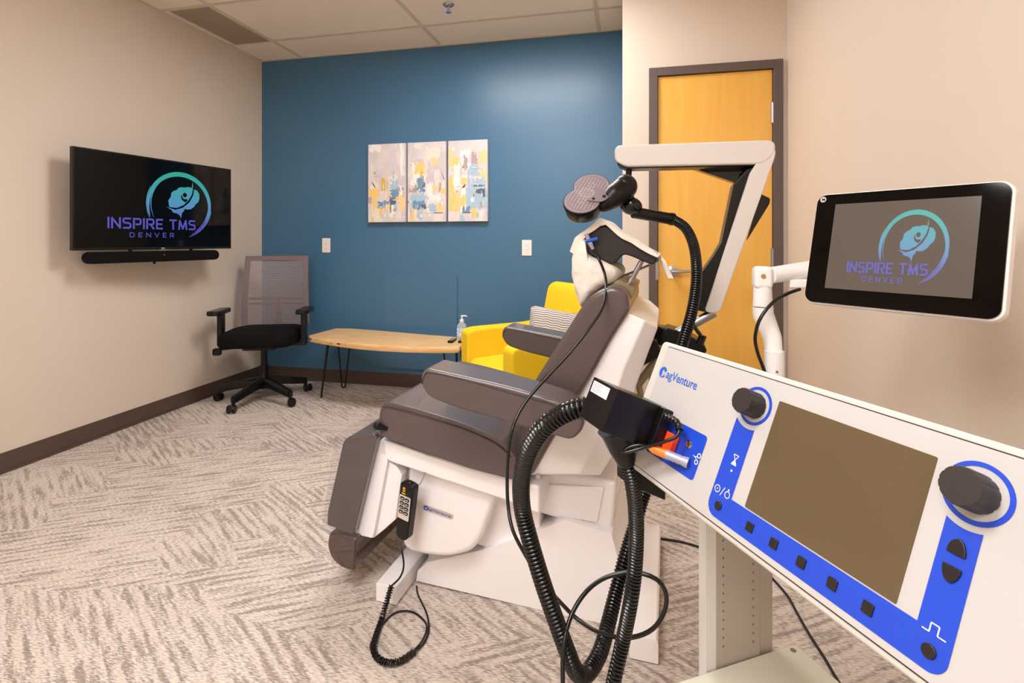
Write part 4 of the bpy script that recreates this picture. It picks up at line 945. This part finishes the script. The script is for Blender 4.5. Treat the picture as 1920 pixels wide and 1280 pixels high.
# small plug and its lead
pg = [(-0.1473,0.0033,0.034),(-0.1027,0.008,0.002)]
P0, P1 = Vector(pg[0]), Vector(pg[1])
MB().tube([P0, P0.lerp(P1, .1), P0.lerp(P1, .45)], [.0035, .0062, .0068], 16).obj('plug_sleeve', 'orange_sleeve', cb)
rr_ = [.0066, .0066, .006, .0066, .006, .0066, .0060, .0066, .0072, .0072]
MB().tube([P0.lerp(P1, .45+.55*k/9) for k in range(10)], rr_, 18).obj('plug_barrel', 'metal_grey', cb)
ld = [(-0.1473,0.0033,0.034),(-0.1541,0.0004,0.045),(-0.1614,-0.0086,0.055),(-0.1653,-0.0171,0.06),(-0.1622,-0.016,0.055),(-0.1482,0.0011,0.04),(-0.1281,0.0196,0.03),(-0.1184,0.0333,0.022),(-0.1204,0.0454,0.02),(-0.132,0.0515,0.022),(-0.1502,0.0511,0.026)]
MB().cable(ld, .0026, 10, .004).obj('lead', 'hose_black', cb)
sr = [(-0.119,0.0428,0.02),(-0.1245,0.0485,0.02),(-0.132,0.0515,0.022),(-0.1502,0.0511,0.026)]
MB().hose(sr, .0052, .006, 14).obj('strain_relief', 'hose_black', cb)

# ------------------------------------------------------------------ cart under the console
hz2 = Vector((.5235, -.852, 0)).normalized(); m_ = Vector((.852, .5235, 0)).normalized()
Mt = Matrix(((hz2.x, m_.x, 0, .132), (hz2.y, m_.y, 0, .640), (0, 0, 1, 0), (0, 0, 0, 1)))
ct = thing('equipment_cart', 'grey metal trolley with perforated upright and pale shelf under the console', 'trolley', M=Mt)
col = MB().box(-.278, -.262, .165, .31, .06, .80).box(-.262, -.259, .182, .278, .06, .80).obj('upright', 'cart_grey', ct, bevel=.002)
MB().box(-.2785, -.2595, .160, .165, .06, .80).box(-.262, -.2595, .165, .181, .06, .80).obj('upright_edge', 'cart_light', ct)
b = MB()
for j in range(22):
    for y_ in (.196, .262): b.lathe([(0, 0), (.0022, 0), (.0022, .0004), (0, .0004)], (-.2592, y_, .44+.0155*j-(.008 if y_ > .2 else 0)), seg=8, axis='x')
b.obj('perforations', 'outlet_dark', col)
MB().box(.262, .30, .165, .31, .06, .80).obj('upright', 'cart_grey', ct, bevel=.002)
MB().prism(rrect(-.257, .257, -.02, .358, .01), .385, .407, 'z').obj('shelf', 'shelf_pale', ct, bevel=.003)
b = MB()
for x_, y_ in ((-.245, .10), (-.245, .34), (.24, .34)): b.lathe([(0, .4075), (.005, .4075), (.005, .4055), (0, .4055)], (x_, y_, 0), seg=12)
b.obj('shelf_hole', 'outlet_dark', ct)
MB().box(-.30, .30, .12, .36, .735, .775).prism([(-.015, .812), (-.015, .770), (.053, .735), (.053, .80)], -.262, -.225, 'x').obj('console_bracket', 'satin_black', ct, bevel=.002)
MB().box(-.31, .31, .0, .36, .06, .09).obj('foot_frame', 'cart_grey', ct, bevel=.004)
for x_ in (-.29, .29):
    for y_ in (.03, .33): MB().cyl((x_-.012, y_, .031), (x_+.012, y_, .031), .03, seg=20).obj('caster', 'black_plastic', ct)

# ------------------------------------------------------------------ monitor, its arm and lead
mx = Vector((.6868, -.7268, 0)).normalized(); mn = Vector((-.707, -.668, .236)); mn = (mn-mx*mn.dot(mx)).normalized(); my = mn.cross(mx)
MO = Vector((.483, 1.437, 1.034))
Mm = Matrix(((mx.x, my.x, mn.x, MO.x), (mx.y, my.y, mn.y, MO.y), (mx.z, my.z, mn.z, MO.z), (0, 0, 0, 1))); Mi = Mm.inverted()
mo = thing('touch_monitor', 'tablet-like monitor with rounded corners and pale rim showing the brain logo', 'monitor', M=Mm)
MB().prism(rrect(-.051, .341, -.042, .249, .026, 8), -.03, -.004, 'z').obj('rim', 'white_plastic', mo, bevel=.004, seg=3)
bz = MB().prism(rrect(-.047, .336, -.038, .245, .023, 8), -.006, .0, 'z').obj('bezel', 'monitor_bezel', mo)
ms = MB().box(0, .29, 0, .2178, -.001, .0004).obj('screen', 'monitor_display', mo, smooth=0)
MB().box(.06, .22, .03, .18, -.05, -.03).obj('rear_housing', 'white_plastic', mo, bevel=.01)
T2 = [(0.046,0.0695),(0.0468,0.0425),(0.2112,0.045),(0.2099,0.0706),(0.0834,0.0353),(0.0834,0.0215),(0.1651,0.0229),(0.1649,0.0367),(0.1119,0.1079),(0.2442,0.1177),(0.1851,0.1941),(-0.0325,0.2327),(0.1958,0.0233)]
kx = (T2[9][0]-T2[8][0])/6.04
ky = (T2[10][1]-T2[12][1])/6.0
def f_m(x, y): return ((x-3.63)*kx+T2[8][0], (y-7.57)*ky+T2[10][1])
b = MB(); logo_shapes(b, f_m, 'z', .0006, 1); b.obj('logo', ['logo_gradient_light', 'monitor_display'], ms, smooth=0)
sign('clinic_lettering', 'INSPIRE TMS', 'logo_purple_light', ms, T2[1][0], T2[1][1], T2[2][0]-T2[1][0], T2[0][1]-T2[1][1], .0014, 'z')
sign('city_lettering', 'DENVER', 'logo_purple_light', ms, T2[5][0], T2[5][1], T2[6][0]-T2[5][0], T2[4][1]-T2[5][1], .0014, 'z', .62, .15)
em = MB().prism(disc(T2[11][0], T2[11][1], .0075, 24), 0, .0004, 'z').obj('emblem', 'label_grey', bz)
text('lettering', 'M', 'monitor_bezel', em, (T2[11][0]-.003, T2[11][1]-.0035, .0006), (1, 0, 0), (0, 1, 0), .008, .007, bold=.04)
ma = thing('monitor_stand', 'white articulated arm rising behind the console and holding the monitor', 'monitor arm', (.372, 1.467, 0))
O_ = Vector((.372, 1.467, 0))
def rel(pts): return [Vector(p_)-O_ for p_ in pts]
A1 = rel([(0.3746,1.468,0.8048),(0.3746,1.468,0.8649),(0.3719,1.4776,0.8867),(0.3537,1.494,0.9543),(0.3523,1.4937,0.9757),(0.3523,1.4937,1.0543)])
MB().box(-.03, .03, -.68, .03, -.02, .012).obj('mounting_rail', 'satin_black', ma, bevel=.004).location = (0, 0, .715)
ma.children[-1].rotation_euler = (0, 0, R(6.2))
MB().tube([A1[0]+Vector((0, 0, -.12)), A1[0], A1[1]], .0245, 24).obj('post', 'white_plastic', ma)
MB().lathe([(0, 0), (.0035, 0), (.003, -.002), (0, -.002)], tuple(A1[1]+Vector((.0, -.0245, -.05))), seg=10, axis='y').obj('set_screw', 'outlet_dark', ma)
MB().tube([A1[1]+Vector((0, 0, -.02)), A1[2]+Vector((0, 0, .01)), A1[3], A1[4]], [.021, .023, .026, .026], 20).obj('lower_link', 'white_plastic', ma)
MB().tube([A1[4]+Vector((0, 0, .002)), A1[5]], [.0245, .022], 24).obj('swivel', 'white_plastic', ma)
E1 = rel([(0.3414,1.481,1.055),(0.3719,1.493,1.0603),(0.4847,1.544,1.0746),(0.6063,1.5918,1.0956),(0.6494,1.54,1.1261)])
b = MB()
j = A1[5]; b.loft([[(j.x+dx_, j.y+dy_, j.z+z_) for dx_, dy_ in ((-.024, -.024), (.022, -.024), (.022, .024), (-.024, .024))] for z_ in (-.03, .0, .03)]); b.obj('elbow', 'white_plastic', ma, bevel=.012, seg=4)
MB().lathe([(0, 0), (.006, 0), (.006, -.002), (.003, -.0022), (0, -.0015)], (j.x-.004, j.y-.0245, j.z+.005), seg=16, axis='y').obj('elbow_bolt', 'brass', ma)
MB().tube(E1[1:4], [.022, .024, .024], 20).obj('upper_arm', 'white_plastic', ma)
mb_ = Mm @ Vector((.14, .105, -.05)); MB().tube([E1[3], Vector(mb_)-O_], [.024, .03], 20).obj('monitor_mount', 'white_plastic', ma)
cc = rel([(0.4207,1.5142,1.0382),(0.4515,1.5211,1.021)])
MB().box(cc[0].x, cc[0].x+.05, cc[0].y-.015, cc[0].y+.015, cc[0].z-.012, cc[0].z+.012).obj('cable_clip', 'white_plastic', ma, bevel=.004)
lc = MB().cable([(0.4433,1.4937,1.0247),(0.406,1.475,1.013),(0.3651,1.4504,0.9911),(0.3328,1.4381,0.9504),(0.3219,1.4407,0.9026),(0.3299,1.4477,0.8601),(0.3461,1.4564,0.8172),(0.3597,1.4441,0.7549),(0.3469,1.3592,0.7139),(0.3141,1.1981,0.7321)], .0045, 10).obj('monitor_cable', 'hose_black'); tag(lc, 'black cable curving from the back of the monitor down its white arm', 'cable')

# ------------------------------------------------------------------ air tube from the head cover and floor leads
at = thing('air_tube', 'thin black tube looping from the head cover past the chair and down to the floor', 'tube')
TP = [(-0.1038,1.6166,1.1252),(-0.0855,1.6105,1.0924),(-0.0672,1.5633,1.0512),(-0.0612,1.4929,1.0146),(-0.0687,1.4298,0.9675),(-0.1031,1.3862,0.9151),(-0.153,1.3493,0.8537),(-0.2096,1.3058,0.7947),(-0.2531,1.2653,0.744),(-0.2739,1.2299,0.6974),(-0.2796,1.2081,0.6468),(-0.2788,1.1878,0.5855),(-0.2718,1.1689,0.5326),(-0.2543,1.142,0.4935),(-0.2233,1.1285,0.4512),(-0.1835,1.1067,0.4138),(-0.1401,1.0857,0.3884),(-0.0997,1.0743,0.3647),(-0.0491,1.0447,0.3663),(0.0028,1.0153,0.3896),(0.0439,1.0041,0.42),(0.0667,0.999,0.4623),(0.0686,0.9994,0.4971),(0.0514,1.0007,0.5187),(0.0176,1.0084,0.521),(-0.0122,1.012,0.5136),(-0.0472,1.0041,0.5023),(-0.0761,0.9822,0.4889),(-0.0986,0.9567,0.4659),(-0.1101,0.9285,0.4405),(-0.1123,0.9075,0.4086),(-0.109,0.8877,0.3696)]
MB().cable(TP, .0042, 10).obj('tube', 'hose_black', at)
cn_ = [(-0.1264,1.6115,1.1748),(-0.1151,1.6141,1.1467),(-0.1054,1.6163,1.1268)]
MB().tube(cn_, [.006, .008, .005], 12).obj('connector', 'metal_grey', at)
bc = [(-0.1276,1.6061,1.15),(-0.0922,1.6141,1.1599)]
MB().tube(bc, [.005, .0065], 10).obj('pinch_clamp', 'blue_clip', at)
fc = MB().cable([(0.046,2.0622,0.004),(0.1162,2.0669,0.004),(0.1849,2.0642,0.004),(0.2506,2.047,0.004),(0.3116,2.013,0.004),(0.4103,1.9616,0.004)], .0042, 8).obj('floor_cable', 'hose_black'); tag(fc, 'short black cable on the carpet behind the rear foot of the chair base', 'cable')
fc = MB().cable([(0.4723,1.9305,0.004),(0.5029,1.8271,0.004),(0.5097,1.7426,0.004),(0.517,1.6559,0.004),(0.5278,1.5753,0.004),(0.538,1.4766,0.004),(0.5581,1.4047,0.004)], .0042, 8).obj('power_cord', 'hose_black'); tag(fc, 'black cord running over the carpet right of the cart upright', 'cable')
